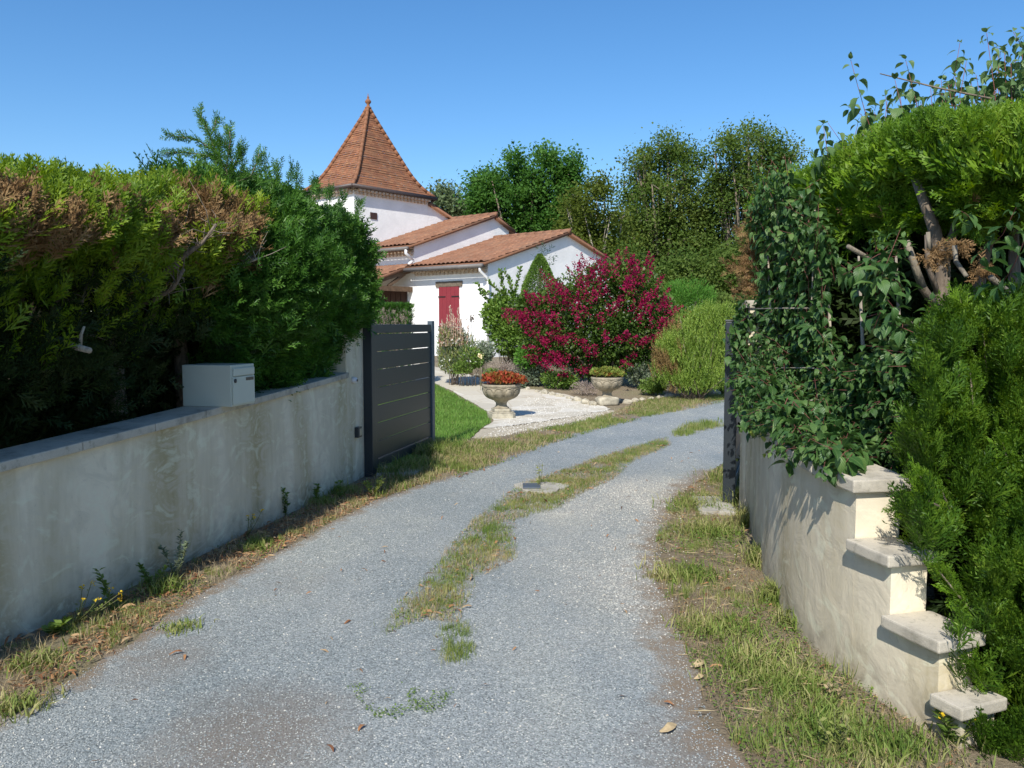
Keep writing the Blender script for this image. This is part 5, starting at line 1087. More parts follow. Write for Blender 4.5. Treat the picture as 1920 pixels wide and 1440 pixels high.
def limb(mb, pts, D, r0, r1, n=8):           # pts in photo pixels with wall-relative depth
    P_ = []
    for i, p in enumerate(pts):
        dd = p[2] if len(p) > 2 else 0; P_.append(at(p[0], p[1], D + dd))
    k = len(P_); mb.tube(P_, [r0 + (r1 - r0) * i / (k - 1) for i in range(k)], n); return P_
def twigs(mb, P_, n, L, r=.004, up=.5, m0=1):
    for _ in range(n):
        i = rng.integers(m0, len(P_)); a_ = P_[i - 1].lerp(P_[i], rng.random()); v = Vector(rnd(1)[0]).normalized() + Vector((0, 0, up)); l_ = L * rng.uniform(.4, 1.2)
        b_ = a_ + v * l_ * .5; mb.tube([a_, b_, b_ + (v + Vector(rnd(1, .5)[0])) * l_ * .5], [r, r * .7, r * .3], 4)
mb = MB(); L_l = []
for pts, D, r0, r1 in [([(88, 700, .1), (95, 640, .05), (110, 560), (128, 500), (140, 440, -.05)], 4.75, .050, .016), ([(110, 560), (100, 510), (90, 460)], 4.75, .02, .008), ([(215, 690, .3), (228, 625, .2), (240, 570, .1), (262, 540), (300, 515, -.1), (335, 495, -.15)], 5.25, .045, .018), ([(240, 570, .1), (285, 565), (325, 540, -.1), (345, 505, -.15)], 5.2, .022, .008), ([(300, 515), (345, 480), (380, 455), (405, 420)], 5.1, .020, .007), ([(335, 560, .2), (385, 530, .1), (430, 505, 0), (470, 490, -.1), (486, 485, -.15)], 5.75, .020, .008), ([(385, 530, .1), (420, 515, 0), (445, 492, -.1), (462, 468, -.15)], 5.75, .013, .005), ([(140, 560), (150, 530), (165, 500), (180, 450), (190, 400)], 4.8, .02, .006), ([(228, 500), (222, 450), (215, 405)], 4.95, .017, .009), ([(275, 490), (262, 455), (245, 425)], 5.0, .014, .007), ([(250, 690, .4), (280, 600, .3), (300, 545, .2)], 5.4, .04, .025), ([(150, 640), (148, 600), (155, 560), (160, 540)], 4.6, .013, .006), ([(30, 620, .2), (40, 540, .1), (35, 460), (50, 400)], 4.5, .03, .01)]:
    mb = MB(); P_ = limb(mb, pts, D, r0, r1); L_l.append(P_); twigs(mb, P_, 26, .17, .004, .35); mb.build('limb', M['bark'], hA, True, 0, True)
mb = MB(); P1_ = limb(mb, [(335, 558, .2), (392, 527, .05), (430, 506, -.02), (470, 490, -.1), (487, 484, -.15)], 5.68, .018, .006)
for a_, c_ in [((430, 508), (455, 488)), ((440, 503), (468, 470)), ((452, 495), (470, 477)), ((447, 492), (440, 465)), ((420, 512), (448, 478))]: mb.tube([at(*a_, 5.64), at(*c_, 5.55)], [.007, .0025], 5)
twigs(mb, P1_, 22, .16, .003, .3, 2); mb.build('pale_limb', M['bark_pale'], hA, True, 0, True); mb = MB(); P2__ = limb(mb, [(108, 636, .1), (140, 650, 0), (168, 657, -.06)], 4.3, .020, .016); limb(mb, [(150, 655), (152, 628), (158, 612)], 4.3, .010, .006); mb.build('pale_limb', M['bark_pale'], hA, True, 0, True)
for px in (90, 225, 330, 20): pass
[MB().tube([(lwx(y) - .55, y, -.1), (lwx(y) - .6, y + .03, 1.2), (lwx(y) - .62, y, 2.1)], [.07, .055, .02], 8).build('trunk', M['bark'], hA, True, 0, True) for y in (-1, .3, 1.6, 2.8, 4.1, 5.4, 6.1)]
# left, far: dense dark green
hB = plant('conifer_hedge', 'dense dark green cypress hedge with a loose shoot standing up, nearest the left gate', 'hedge', (lwx(7.2) - .6, 7.2, 0))
yE = solveY(lwx, 705, 6, 12); yS = solveY(lwx, 470); zb = Hz(400, 7.6) ; ZB = Hz(348, 6.6)
def ysc(y, z): f = np.clip((z - .95) / .75, 0, 1); f = f * f * (3 - 2 * f); g_ = np.clip((z - 2.25) / .4, 0, 1); return yS + (y - yS) * ((7.4 + f * .85 - g_ * .30 - yS) / (8.4 - yS))
profB = [(-.2, .94), (-.10, 1.15), (.0, 1.5), (.02, 1.95), (-.05, ZB - .19), (-.22, ZB - .07), (-.6, ZB - .12), (-1.1, ZB - .55)]
P, FR, cl = hedge_sprays(profB, yS - .35, 8.4, 24000, .16, 1, [.8, 1.2, 1.6, 1.7, 1.5, .8, .5], .09, .75, .5, .28, 21, ysc, -.25)
foliage(hB, 'foliage', scatter(SPR_LO, P, FR), M['cyp_far'])
# end face towards the house and the face that bulges past the thin part
n = 5500; off = rng.uniform(-1.0, -.05, n); z = rng.uniform(1.0, ZB - .25, n); y = 7.15 + .75 * np.clip((z - .95) / .75, 0, 1) + rng.normal(0, .06, n); P, Nn = along(None, y, off, z, 1); Dn = np.array([0, .6, .5]) + rnd(n, .4); foliage(hB, 'end_foliage', scatter(SPR_FAR, P, frames(Dn, rnd(n), rng.uniform(.12, .2, n))), M['cyp_far'])
n = 2600; c_ = np.array([at(p[0], p[1], p[2]) for p in [(545, 500, 6.3), (560, 540, 6.3), (520, 560, 6.1), (530, 450, 6.3), (575, 570, 6.5), (500, 530, 6.0), (600, 520, 6.6)]]); k = rng.integers(0, len(c_), n); P = c_[k] + rnd(n, 1) * np.array([.06, .22, .14]); Dn = np.array([.55, -.45, .45]) + rnd(n, .35); foliage(hB, 'side_branch', scatter(SPR_LO, P, frames(Dn, np.cross(Dn, np.array([1, -.5, .2])) + rnd(n, .5), rng.uniform(.09, .17, n))), M['cyp_far'])
mb = MB(); LN = []
for pts, r0 in [([(420, 345), (407, 312), (398, 282)], .006), ([(430, 340), (436, 300), (422, 265)], .006), ([(445, 345), (455, 312), (448, 285)], .006), ([(410, 340), (396, 318), (384, 302)], .006), ([(425, 335), (412, 300), (410, 262)], .006), ([(432, 352), (425, 320), (405, 285), (392, 250), (376, 214)], .016), ([(412, 300), (380, 290), (345, 285), (310, 287)], .010), ([(405, 285), (370, 262), (345, 258), (322, 254)], .010), ([(425, 320), (428, 290), (432, 262), (430, 245)], .009), ([(395, 255), (402, 238), (405, 225)], .006), ([(440, 345), (470, 330), (482, 305), (486, 288)], .010), ([(415, 345), (385, 330), (372, 318)], .008), ([(425, 330), (445, 300), (455, 275)], .008)]:
    P_ = limb(mb, pts, 6.0, r0 * .6, .0025, 6); LN.append([tuple(q) for q in P_])
mb.build('tall_shoot_stem', M['bark'], hB, True, 0, True); sprigs(hB, 'tall_shoot', LN, .009, .09, M['cyp_far'], SPR_LO, 1.0, .42)
LN2 = []
for px, py in [(520, 320), (560, 335), (600, 355), (640, 372), (545, 322), (500, 312), (585, 345), (670, 388), (620, 360)]:
    y = solveY(lwx, px); LN2.append([at(px, py + 25, y + .1), at(px + rng.uniform(-5, 5), py - 4, y + .1)])
sprigs(hB, 'top_shoots', LN2, .009, .10, M['cyp_far'], SPR_LO, .9, .45)
[MB().tube([(lwx(y) - .55, y, -.1), (lwx(y) - .6, y + .03, 1.4), (lwx(y) - .62, y, 2.3)], [.07, .055, .02], 8).build('trunk', M['bark'], hB, True, 0, True) for y in (6.7, 7.4, 8.0)]
P, FR, cl = hedge_sprays([(-.5, .8), (-.6, 2.1)], 6.2, 8, 3500, .2, 1, None, .05, .3, .5, .2, 23); foliage(hB, 'inner_foliage', scatter(SPR_FAR, P, FR), M['cyp_inner_shaded'])

# right: hollow cypress crown over trunks, dogwood growing through it
YT = 4.2; hC = plant('conifer_hedge', 'bright green flat topped cypress crown over bare trunks above the right wall', 'hedge', (at(1760, 600, YT).x, YT, 0))
def sweep(px): return np.interp(px, [1390, 1430, 1500, 1580, 1650, 1700, 1800, 1950, 2100], [6.9, 6.6, 5.9, 5.1, 4.6, 4.35, 4.0, 3.7, 3.5])
def topy(px): return np.interp(px, [1400, 1430, 1470, 1520, 1600, 1650, 1700, 1760, 1850, 1950, 2100], [372, 345, 335, 318, 285, 258, 236, 228, 232, 222, 215])
def boty(px): return np.interp(px, [1400, 1500, 1600, 1650, 1700, 1760, 1850, 1950, 2100], [470, 500, 430, 420, 410, 400, 400, 390, 390])
def pix(px, py, D): k = D / (math.cos(PITCH) + (720 - py) / F * math.sin(PITCH)); return np.stack([(px - 960) / F * k, D, EYE + (-math.sin(PITCH) + (720 - py) / F * math.cos(PITCH)) * k], 1)
n = 15000; px = rng.uniform(1425, 2050, n); u = rng.random(n) ** 1.35; ty, by = topy(px), boty(px); py = ty + 40 + (by - ty - 20) * u; cl = vnoise(px, py, .022, 3) * .6 + vnoise(px, py, .06, 4) * .4
D = sweep(px) + rng.random(n) * .32 + (.55 - cl) * .35 + np.clip((py - ty) / 180, 0, 1) * .25; P = pix(px, py, D)
Dn = np.stack([np.full(n, -.15), np.full(n, -.35), .95 - u * .75], 1) + rnd(n, .30); Hn = np.cross(Dn, np.array([.3, -1, .2])) + rnd(n, .5)
kk = rng.random(n) < .03; foliage(hC, 'foliage', scatter(SPR_HI[:2] + SPR_LO[:2], P[~kk], frames(Dn[~kk], Hn[~kk], rng.uniform(.08, .17, (~kk).sum()))), M['cyp_right']); foliage(hC, 'dead_foliage', scatter(SPR_LO, P[kk], frames(Dn[kk], Hn[kk], rng.uniform(.07, .13, kk.sum()))), M['dead'])
n = 1500; px = rng.uniform(1430, 2050, n); D = sweep(px) + rng.random(n) * .4; P = pix(px, topy(px) + 32 + rng.normal(4, 8, n), D); foliage(hC, 'top_shoots', scatter(SPR_HI, P, frames(np.array([-.1, -.1, 1]) + rnd(n, .22), np.array([.2, -1, 0]) + rnd(n, .5), rng.uniform(.08, .17, n))), M['cyp_right'])
n = 11000; px = rng.uniform(1430, 2100, n); D = sweep(px) + .05 + rng.random(n) * 1.3; P = pix(px, topy(px), sweep(px)); P[:, 2] += rng.uniform(-.26, -.15, n); sh_ = (D - sweep(px)); P[:, 0] += sh_ * .55 * 0 + sh_ * .25; P[:, 1] += sh_; foliage(hC, 'top_foliage', scatter(SPR_FAR, P, frames(rnd(n, .35) + np.array([0, 0, 1]), rnd(n), rng.uniform(.12, .18, n))), M['cyp_right'])
n = 13000; px = rng.uniform(1560, 2100, n); D = sweep(px) + 1.1 + rng.random(n) * .5; D0 = sweep(px); P = pix(px, np.full(n, 600.), D0); P[:, 1] = D; P[:, 0] += .55 * rng.random(n); P[:, 2] = rng.uniform(.2, 2.2, n); foliage(hC, 'back_foliage', scatter(SPR_FAR, P, frames(rnd(n), rnd(n), rng.uniform(.16, .26, n))), M['cyp_inner_shaded'])
mb = MB()
limb(mb, [(1778, 760, .3), (1772, 640, .15), (1764, 560, .1), (1768, 500, .1), (1752, 430, .1), (1735, 385, .1), (1715, 330, .15)], 4.25, .050, .022); limb(mb, [(1768, 500, .1), (1790, 430, .1), (1800, 360, .2)], 4.25, .03, .015); limb(mb, [(1764, 590, .1), (1730, 540), (1712, 490), (1700, 454, -.05)], 4.2, .022, .017); limb(mb, [(1762, 560, .05), (1740, 500), (1738, 440)], 4.3, .016, .012)
mb.build('trunk', M['bark'], hC, True, 0, True); mb = MB(); limb(mb, [(1840, 620, .2), (1835, 540, .2), (1850, 470, .2), (1870, 400, .3)], 4.2, .035, .02); mb.build('trunk', M['bark'], hC, True, 0, True); mb = MB(); limb(mb, [(1660, 640, .4), (1655, 540, .4), (1640, 450, .4)], 5.0, .035, .02); mb.build('trunk', M['bark'], hC, True, 0, True); mb = MB(); limb(mb, [(1550, 700, .4), (1545, 560, .4), (1530, 450, .4)], 5.9, .035, .02)
for x_, y_ in ((2.6, 4.3), (2.5, 3.6), (2.45, 5.4), (2.4, 6.3)): MB().tube([(x_, y_, -.1), (x_ + .03, y_, 1.1), (x_, y_ + .05, 2.1)], [.06, .05, .02], 8).build('trunk', M['bark'], hC, True, 0, True)
mb.build('trunk', M['bark'], hC, True, 0, True)
mb = MB(); ST = []
for pts, D, r0, r1 in [([(1730, 540), (1712, 490), (1699, 452)], 4.1, .019, .016), ([(1650, 505, .1), (1620, 480), (1590, 462, -.1)], 4.6, .016, .012), ([(1790, 460), (1792, 490), (1812, 518, -.1)], 3.95, .012, .010), ([(1900, 555, .1), (1880, 540), (1858, 520, -.1)], 3.8, .016, .013), ([(1915, 572), (1885, 565), (1862, 562, -.1)], 3.8, .009, .008), ([(1720, 612, .2), (1695, 607), (1668, 602, -.1)], 4.3, .022, .019), ([(1742, 470), (1740, 435)], 4.15, .011, .010), ([(1778, 490), (1774, 470), (1780, 520)], 4.05, .008, .007)]:
    mb = MB(); P_ = limb(mb, pts, D, r0, r1, 9); ST.append(P_); mb.build('sawn_stub', M['bark_stub'], hC, True, 0, True)
n = 110; c_ = np.array([at(1752, 475, 3.95), at(1795, 458, 4.0), at(1845, 500, 4.1), at(1750, 480, 3.95)]); k = rng.integers(0, 4, n); P = c_[k] + rnd(n, .018); foliage(hC, 'dead_tuft', scatter(SPR_LO, P, frames(np.array([0, -.3, -.6]) + rnd(n, .5), rnd(n), rng.uniform(.05, .09, n))), M['dead'])
n = 420; c_ = [at(px, py, 6.7) for px, py in [(1410, 440), (1415, 470), (1405, 500), (1418, 520), (1402, 545), (1425, 555), (1390, 500), (1430, 400)]]; k = rng.integers(0, len(c_), n); P = np.array(c_)[k] + rnd(n, .05); foliage(hC, 'browned_tip', scatter(SPR_LO, P, frames(np.array([-.5, -.2, .3]) + rnd(n, .5), rnd(n), rng.uniform(.05, .10, n))), M['dead'])

# foreground cypress on the right
hD = plant('cypress_shrub', 'feathery bright green cypress in the right foreground beside the wall steps', 'shrub', (at(1900, 600, 3.1).x, 3.1, 0))
OUT = np.array([(1480 * 0 + 1700, 1000), (1715, 950), (1700, 880), (1725, 760), (1745, 640), (1790, 600), (1850, 600), (1930, 590), (2100, 590), (2150, 1500), (1850, 1500), (1832, 1400), (1814, 1330), (1782, 1180), (1750, 1080), (1710, 1015)], float)
def rightdepth(px, py): return np.interp(py, [580, 800, 1000, 1200, 1440], [3.55, 3.35, 3.15, 3.0, 2.85]) - (px - 1750) / 1000 * .35
n = 9500; q = in_area(OUT, n); cl = vnoise(q[:, 0], q[:, 1] * .7, .022, 31) * .6 + vnoise(q[:, 0], q[:, 1] * .7, .06, 32) * .4; q = q[cl > .40]; n = len(q); px, py = q[:, 0], q[:, 1]; cl = vnoise(px, py, .012, 31) * .6 + vnoise(px, py, .035, 32) * .4; D = rightdepth(px, py) + rng.random(n) ** 1.3 * .42 + (.5 - cl) * .5; P = pix(px, py, D)
Dn = np.stack([-.25 + rng.normal(0, .3, n), np.full(n, -.25), np.full(n, .85)], 1) + rnd(n, .22); Hn = np.cross(Dn, np.array([.35, -1, .1])) + rnd(n, .35)
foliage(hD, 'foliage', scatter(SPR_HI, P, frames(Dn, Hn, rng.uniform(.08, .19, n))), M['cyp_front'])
n = 9000; q = in_area(OUT, n); P = pix(q[:, 0] + 30, q[:, 1], rightdepth(q[:, 0], q[:, 1]) + .5 + rng.random(n) * .5); P[:, 2] = np.maximum(P[:, 2], .02); foliage(hD, 'inner_foliage', scatter(SPR_LO, P, frames(rnd(n), rnd(n), rng.uniform(.12, .2, n))), M['cyp_inner_shaded'])
mb = MB(); LN = []
for pts in [[(1790, 760, .1), (1800, 680), (1812, 620), (1800, 560)], [(1860, 800), (1850, 700), (1845, 640), (1835, 588)], [(1880, 720), (1895, 650), (1905, 605)], [(1780, 900), (1755, 800), (1748, 730), (1742, 690)], [(1800, 1000), (1765, 920), (1720, 890)], [(1830, 860), (1825, 780), (1820, 700)], [(1880, 1000), (1900, 900), (1880, 830)], [(1850, 1180), (1800, 1120), (1760, 1070)], [(1890, 1320), (1850, 1290), (1822, 1240)], [(1760, 950), (1725, 930), (1700, 950)], [(1900, 1100), (1900, 980), (1912, 900)]]:
    P_ = limb(mb, pts, float(rightdepth(pts[-1][0], pts[-1][1])) - .02, .007, .0025, 5); LN.append([tuple(x) for x in P_])
[mb.tube([(x_, y_, -.1), (x_ + .02, y_, .5), (x_, y_, 1.0)], [.03, .022, .008], 7) for x_, y_ in ((2.3, 3.4), (2.25, 3.0), (2.4, 3.7))]
mb.build('stem', M['bark'], hD, True, 0, True); sprigs(hD, 'leading_shoot', LN, .0065, .085, M['cyp_right'], SPR_HI, .9, .55)

# dogwood: drooping veined leaves in opposite pairs on reddish stems
def leafy(parent, name, lines, step, size, m, droop=.7, stem=True, sm='stem_red', r=.0035, jit=0):
    P, Dn, Hn, sz = [], [], [], []; mb = MB()
    for ln in lines:
        ln = [np.array(p, float) for p in ln]; tot = sum(np.linalg.norm(b_ - a_) for a_, b_ in zip(ln[:-1], ln[1:])); run = 0; ph = rng.uniform(0, PI); nxt = step * .5
        for a_, b_ in zip(ln[:-1], ln[1:]):
            L = np.linalg.norm(b_ - a_); dv = (b_ - a_) / (L + 1e-9)
            s1_ = norm(np.cross(dv, np.array([.2, .3, .1]) + (1 if abs(dv[2]) > .9 else 0) * np.array([1, 0, 0]))); s2__ = np.cross(dv, s1_)
            while nxt < run + L:
                f = (nxt - run) / L; c_ = a_ + (b_ - a_) * f; ph += 1.45 + rng.normal(0, .2); tap = .55 + .45 * min(1, 2.2 * (1 - nxt / tot))
                for sg in (1, -1):
                    if rng.random() < .07: continue
                    s = (s1_ * math.cos(ph) + s2__ * math.sin(ph)) * sg; P.append(c_ + s * .008); d_ = s + dv * rng.uniform(.1, .5) + np.array([0, 0, -droop * rng.uniform(.3, 1.2)]) + rng.normal(0, .15, 3); Dn.append(d_); Hn.append(np.array([0, 0, 1.]) + s * .8 + rng.normal(0, .25, 3)); sz.append(size * tap * rng.uniform(.65, 1.2))
                nxt += step * rng.uniform(.75, 1.25) * (.6 + .4 * tap)
            run += L
        for _ in range(2): P.append(ln[-1]); Dn.append(dv + rng.normal(0, .5, 3)); Hn.append(np.array([0, 0, 1.]) + rng.normal(0, .3, 3)); sz.append(size * .45)
        if stem: mb.tube([tuple(p) for p in ln], [r * 1.6 - r * .9 * i / (len(ln) - 1) for i in range(len(ln))], 5)
    P, Dn, Hn, sz = map(np.array, (P, Dn, Hn, sz)); V, Q, U = scatter_uv(P, frames(Dn, Hn, sz)); foliage(parent, name, (V, Q), m, True, U)
    if stem: mb.build(name + '_stem', M[sm], parent, True, 0, True)
dw = plant('dogwood_shrub', 'dogwood shrub with drooping veined leaves hanging over the right wall', 'shrub', (at(1500, 600, 5.8).x, 5.8, 0))
def ddepth(px, py):
    wy = np.interp(px, [1385, 1405, 1443, 1473, 1545, 1648, 1730], [6.7, 5.9, 4.68, 4.3, 3.7, 3.3, 3.08]); yc = np.interp(px, [1400, 1480, 1600], [740, 825, 915])
    D = np.interp(px, [1385, 1420, 1460, 1520, 1580, 1650, 1720, 1800, 1920], [6.75, 6.45, 5.75, 5.0, 4.5, 4.05, 3.75, 3.6, 3.4]); f = np.clip((py - (yc - 120)) / 80, 0, 1) * np.clip((1650 - px) / 60, 0, 1); return D * (1 - f) + (wy - .08) * f
A1 = [(1395, 355), (1445, 330), (1500, 340), (1545, 400), (1560, 470), (1540, 560), (1560, 640), (1600, 700), (1580, 760), (1480, 750), (1390, 700), (1380, 600), (1425, 560), (1430, 480)]
A2 = [(1390, 700), (1480, 720), (1600, 690), (1700, 640), (1745, 620), (1740, 700), (1720, 780), (1730, 850), (1700, 880), (1650, 880), (1560, 860), (1480, 825), (1420, 800), (1385, 760)]
A3 = [(1590, 510), (1640, 470), (1685, 480), (1690, 560), (1740, 560), (1745, 640), (1680, 690), (1600, 660)]
def lines_in2(poly, n, D):
    out_ = []
    for px_, py_ in in_area(poly, n):
        c_ = at(px_, py_, D + rng.uniform(-.1, .1)); v = Vector((-.2, -.2, .6)) + Vector(rnd(1, .4)[0]); v.normalize(); out_.append([tuple(c_ - v * .12), tuple(c_), tuple(c_ + v * .12)])
    return out_
A4 = [(1395, 745), (1460, 760), (1560, 800), (1620, 850), (1600, 875), (1560, 860), (1500, 830), (1450, 810), (1405, 780)]
def lines_in(poly, n, L, dirv, jd=.25, sp=.35):
    out_ = []; q = in_area(poly, n)
    for px_, py_ in q:
        D = float(ddepth(px_, py_)) + rng.uniform(-.06, jd); c_ = at(px_, py_, D); v = Vector(dirv) + Vector(rnd(1, sp)[0]); v.normalize(); l_ = L * rng.uniform(.5, 1.2)
        out_.append([tuple(c_ - v * l_ * .5 + Vector((0, .06, -.02))), tuple(c_ + Vector((0, 0, .02))), tuple(c_ + v * l_ * .5)])
    return out_
ln = lines_in(A1, 270, .32, (-.25, -.2, .8), .35) + lines_in(A2, 260, .30, (-.45, -.3, .1), .22) + lines_in(A4, 60, .26, (-.5, -.3, -.15), .05) + lines_in([(1378, 590), (1440, 560), (1455, 740), (1388, 755)], 60, .26, (-.2, -.3, .5), .1) + lines_in(A3, 22, .26, (-.1, -.3, .6), .2)
ln += [[tuple(at(1408 + rng.uniform(-14, 22), 570 + rng.uniform(0, 170), 6.45)) , None] for _ in range(0)] + lines_in2([(1385, 570), (1432, 560), (1440, 740), (1392, 745)], 40, 6.4)
leafy(dw, 'leaves', ln, .042, .088, M['dogwood'], r=.0012)
ln = lines_in([(1690, 900), (1720, 850), (1790, 820), (1790, 860), (1730, 905), (1700, 960)], 7, .2, (-.3, -.4, .2), .1) + lines_in([(1610, 870), (1700, 860), (1700, 920), (1640, 930)], 10, .2, (-.4, -.3, -.1), .1) + [[tuple(at(1830, 420, 3.8)), tuple(at(1810, 400, 3.75)), tuple(at(1800, 395, 3.7))], [tuple(at(1840, 480, 3.6)), tuple(at(1880, 440, 3.4)), tuple(at(1905, 390, 3.25))], [tuple(at(1860, 560, 3.5)), tuple(at(1900, 500, 3.3)), tuple(at(1925, 440, 3.2))]]
leafy(dw, 'low_leaves', ln, .045, .09, M['dogwood'], r=.0014)
ln = [[tuple(at(1500, 830, 4.9)), tuple(at(1460, 815, 4.95)), tuple(at(1405, 800, 5.1))], [tuple(at(1520, 840, 4.7)), tuple(at(1475, 835, 4.7)), tuple(at(1435, 850, 4.75))], [tuple(at(1510, 835, 4.7)), tuple(at(1480, 840, 4.7)), tuple(at(1470, 865, 4.7))], [tuple(at(1470, 820, 4.85)), tuple(at(1440, 800, 4.9)), tuple(at(1420, 795, 5))]]
leafy(dw, 'young_leaves', ln, .035, .075, M['young'], .5)
ln = [[tuple(at(*p)) for p in pl_] for pl_ in [[(1520, 640, 5.1), (1522, 560, 5.1), (1526, 470, 5.1), (1528, 390, 5.15)], [(1535, 718, 5.0), (1460, 730, 5.3), (1380, 745, 6.0)], [(1600, 700, 4.4), (1520, 690, 4.9), (1400, 690, 6.2)], [(1560, 750, 4.6), (1480, 752, 5.0)], [(1530, 578, 5.0), (1460, 578, 5.6), (1385, 580, 6.6)]]]
mb = MB(); [mb.tube(l, [.006] + [.0045] * (len(l) - 1), 5) for l in ln]; [mb.tube([(at(px_, 640, D_).x + .3, D_ + .1, .0), tuple(at(px_, 700, D_)), tuple(at(px_ - 10, 480, D_))], [.018, .012, .006], 6) for px_, D_ in ((1450, 6.0), (1480, 5.8), (1560, 5.1), (1620, 4.7), (1690, 4.3))]
mb.build('bare_stems', M['bark_pale'], dw, True, 0, True)
ds = plant('dogwood_shrub', 'tall dogwood shoots with drooping leaves standing against the sky above the right hedge', 'shrub', (at(1750, 600, 5).x + .2, 5.2, 0))
ln = []
for pl_ in [[(1555, 330), (1552, 290), (1543, 232)], [(1600, 320), (1580, 270), (1552, 230)], [(1650, 290), (1625, 220), (1608, 160), (1595, 112)], [(1640, 260), (1615, 215), (1590, 200)], [(1700, 240), (1690, 200), (1678, 150)], [(1730, 240), (1715, 180), (1698, 112)], [(1760, 240), (1770, 200), (1790, 140), (1800, 80)], [(1790, 240), (1800, 180), (1812, 115)], [(1870, 240), (1865, 170), (1850, 62)], [(1900, 240), (1902, 150), (1905, 80)], [(1930, 240), (1925, 160), (1925, 60)], [(1850, 240), (1842, 200), (1830, 140)], [(1740, 245), (1748, 205), (1745, 165)], [(1680, 260), (1665, 220), (1660, 180)], [(1635, 300), (1645, 250), (1640, 210)], [(1960, 240), (1950, 150), (1900, 60)], [(1910, 230), (1890, 180), (1880, 130)], [(1820, 235), (1830, 190), (1815, 160)], [(1725, 250), (1735, 215), (1725, 190)], [(1780, 240), (1768, 215), (1765, 150)], [(1665, 280), (1672, 240), (1668, 215)], [(1860, 235), (1875, 200), (1885, 160)]]:
    D = rng.uniform(4.9, 5.5) if pl_[0][0] < 1700 else rng.uniform(4.5, 5.0); ln.append([tuple(at(p[0], p[1], D)) for p in [(pl_[0][0] + 3, pl_[0][1] + 18)] + pl_])
for _ in range(26):
    x_ = rng.uniform(1700, 1945); ty_ = np.interp(x_, [1700, 1800, 1860, 1945], [165, 125, 80, 75]) + rng.uniform(0, 90); D = rng.uniform(4.5, 5.1); w_ = rng.normal(0, 10); ln.append([tuple(at(*p, D)) for p in ((x_ + w_, 262), (x_ + w_ * .6, (262 + ty_) / 2), (x_, ty_))])
for _ in range(14):
    x_ = rng.uniform(1540, 1700); ty_ = float(topy(x_)) - rng.uniform(15, 75); D = rng.uniform(5., 5.4); w_ = rng.normal(0, 10); ln.append([tuple(at(*p, D)) for p in ((x_ + w_, float(topy(x_)) + 10), (x_, ty_))])
leafy(ds, 'leaves', ln, .055, .105, M['dogwood_sky'], .9, r=.0018)
mb = MB(); mb.tube([at(1860, 185, 4.5), at(1760, 165, 4.6), at(1650, 138, 4.8)], [.006, .005, .003], 5); mb.tube([(at(1750, 600, 5).x + .2, 5.2, 0), (at(1760, 500, 5).x + .2, 5.1, 1.4), tuple(at(1760, 260, 4.7))], [.03, .02, .01], 7); mb.tube([(at(1650, 600, 5.2).x + .2, 5.4, 0), tuple(at(1650, 280, 5.0))], [.025, .01], 7); mb.build('bare_stems', M['bark'], ds, True, 0, True)

# ------------------------------------------------------------------ weeds rooted along the wall feet
def weed(px, py, hpx, n, size, m, label, lean=(0, 0), nst=3, fl=None, name='weed', sprd=.03):
    g = G(px, py); t_ = plant(name, label, 'weed', g, 'weeds growing along the foot of the walls'); h_ = hpx / F * g.y; P, Dn = [], []; mb = MB(); tips = []
    for s in range(nst):
        a_ = rng.uniform(0, 2 * PI); tip = g + Vector((math.cos(a_) * sprd + lean[0] * h_, math.sin(a_) * sprd + lean[1] * h_, h_ * rng.uniform(.65, 1))); mb.tube([g, (g + tip) / 2 + Vector((.01, 0, 0)), tip], [.003, .0024, .0014], 5); tips.append(tip)
        for i in range(n):
            f = rng.random() ** .8; c_ = g.lerp(tip, f); b_ = rng.uniform(0, 2 * PI); P.append(tuple(c_)); Dn.append((math.cos(b_), math.sin(b_), .6)); 
    P = np.array(P); Dn = np.array(Dn); foliage(t_, 'leaves', scatter(LEAF, P, frames(Dn, np.tile([0, 0, 1.], (len(P), 1)) + rnd(len(P), .3), size * rng.uniform(.5, 1.2, len(P)), .8)), m); mb.build('stem', M['stem'], t_, True, 0, True)
    if fl: q = np.repeat(np.array([tuple(x) for x in tips]), 7, 0) + rnd(7 * len(tips), .005); foliage(t_, 'flowers', scatter(LEAF, q, frames(rnd(len(q)), rnd(len(q)), np.full(len(q), .012), 1.5)), fl)
weed(535, 968, 58, 46, .042, M['weed'], 'upright leafy weed against the left wall below the mailbox end', nst=2)
weed(590, 945, 46, 40, .042, M['weed'], 'second upright weed nearer the gate at the foot of the left wall', nst=2)
weed(636, 935, 40, 30, .04, M['weed'], 'thin upright weed with small leaves before the gate pier', nst=2)
weed(700, 930, 34, 46, .032, M['young'], 'bright lime green bushy weed by the left gate post', nst=5, sprd=.09)
weed(328, 1085, 90, 70, .03, M['greygreen'], 'tall wispy weed in front of the left wall', nst=4, sprd=.07)
weed(285, 1105, 50, 44, .032, M['weed'], 'short tuft left of the tall wispy weed', nst=4, sprd=.07)
weed(215, 1148, 85, 36, .04, M['weed'], 'leaning green weed at the middle of the left wall foot', (-.25, 0), 2)
weed(140, 1170, 70, 10, .02, M['grass'], 'thin stalks with tiny yellow flowers at the left wall foot', (.6, .1), 7, M['yellowfl'], sprd=.12)
weed(460, 1010, 55, 8, .02, M['grass'], 'thin yellow flowered stalks below the mailbox', (.3, 0), 4, M['yellowfl'], sprd=.06)
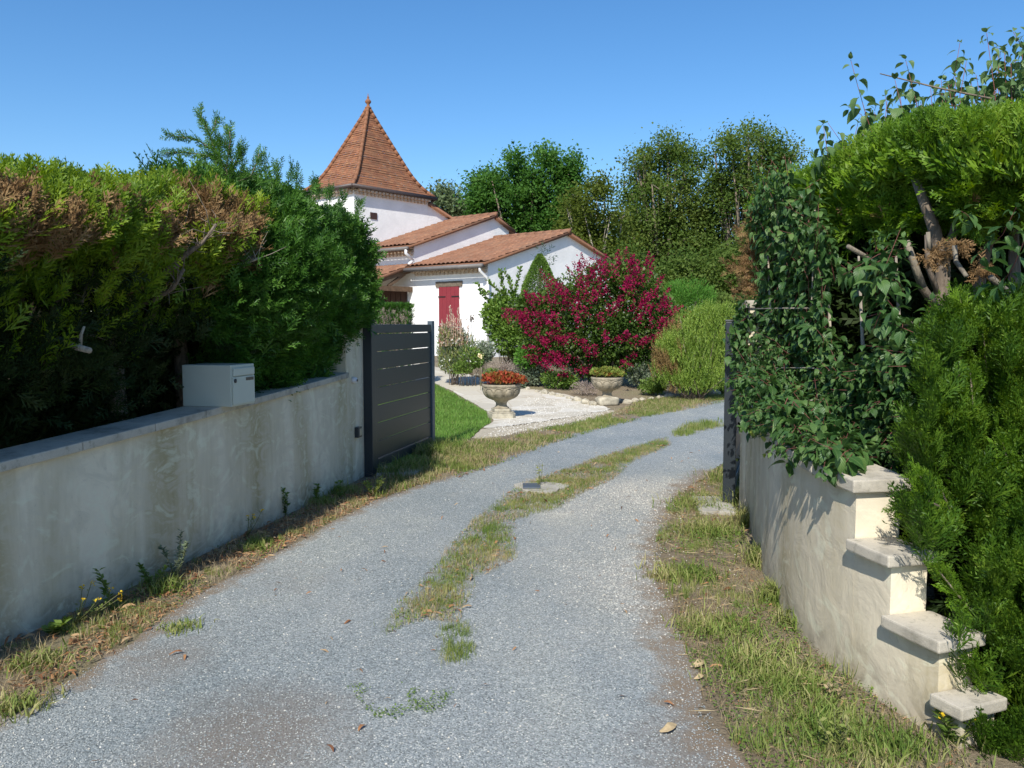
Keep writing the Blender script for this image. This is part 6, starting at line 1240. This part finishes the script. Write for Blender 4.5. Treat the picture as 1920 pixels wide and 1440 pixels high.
weed(100, 1190, 30, 30, .05, M['weed'], 'broad leaved weed near the left frame edge at the wall foot', (.1, 0), 3, sprd=.06)
weed(1010, 915, 52, 14, .03, M['grass'], 'single airy weed growing beside the manhole lid', (0, 0), 3, sprd=.05)
weed(1745, 1350, 160, 10, .03, M['grass'], 'tall thin weed leaning against the lowest wall step', (-.15, 0), 2)
weed(1790, 1400, 70, 30, .045, M['weed'], 'small leafy weed with yellow flowers at the end of the right wall', (0, 0), 4, M['yellowfl'], sprd=.06)
weed(1560, 1320, 60, 9, .03, M['straw'], 'dry grass stalk beside the right wall foot', (.1, 0), 4, sprd=.04)
weed(1560, 1420, 90, 14, .03, M['grass'], 'green grass stalks in the right verge near the front', (0, 0), 5, sprd=.05)
weed(730, 905, 42, 8, .03, M['straw'], 'dry stalk leaning at the foot of the left gate post', (-.4, 0), 2)
# taller grass tufts against the walls and posts
parts = []
for (px, py, r_, n, h_) in [(1405, 985, .12, 500, .16), (1435, 1060, .12, 600, .14), (1470, 1130, .12, 600, .13), (1385, 945, .15, 500, .16), (1500, 1175, .10, 300, .10), (770, 880, .25, 500, .14), (800, 855, .2, 700, .16), (830, 845, .25, 900, .14), (730, 890, .15, 300, .12), (600, 945, .15, 300, .07), (640, 925, .15, 400, .08), (480, 1030, .12, 250, .06), (305, 1105, .13, 400, .07), (70, 1245, .12, 300, .06), (40, 1330, .12, 300, .06), (340, 1180, .1, 200, .04), (1300, 950, .2, 500, .08), (1330, 1000, .22, 700, .09), (1290, 1080, .2, 600, .07), (1350, 1180, .2, 500, .07), (1420, 1250, .22, 600, .07), (1480, 1290, .2, 500, .06), (1560, 1370, .22, 600, .07), (1660, 1400, .2, 500, .07), (1370, 900, .25, 500, .1), (1240, 1085, .1, 200, .05)]:
    g = G(px, py); q = np.array([[g.x, g.y]]) + rng.normal(0, r_ * .5, (n, 2)); parts.append(blades(q, h_, .006, .9))
V, Q = join(parts); stuff('grass_tufts', V, Q, M['grass'], 'taller tufts of grass at the wall feet and gate', 'grass')
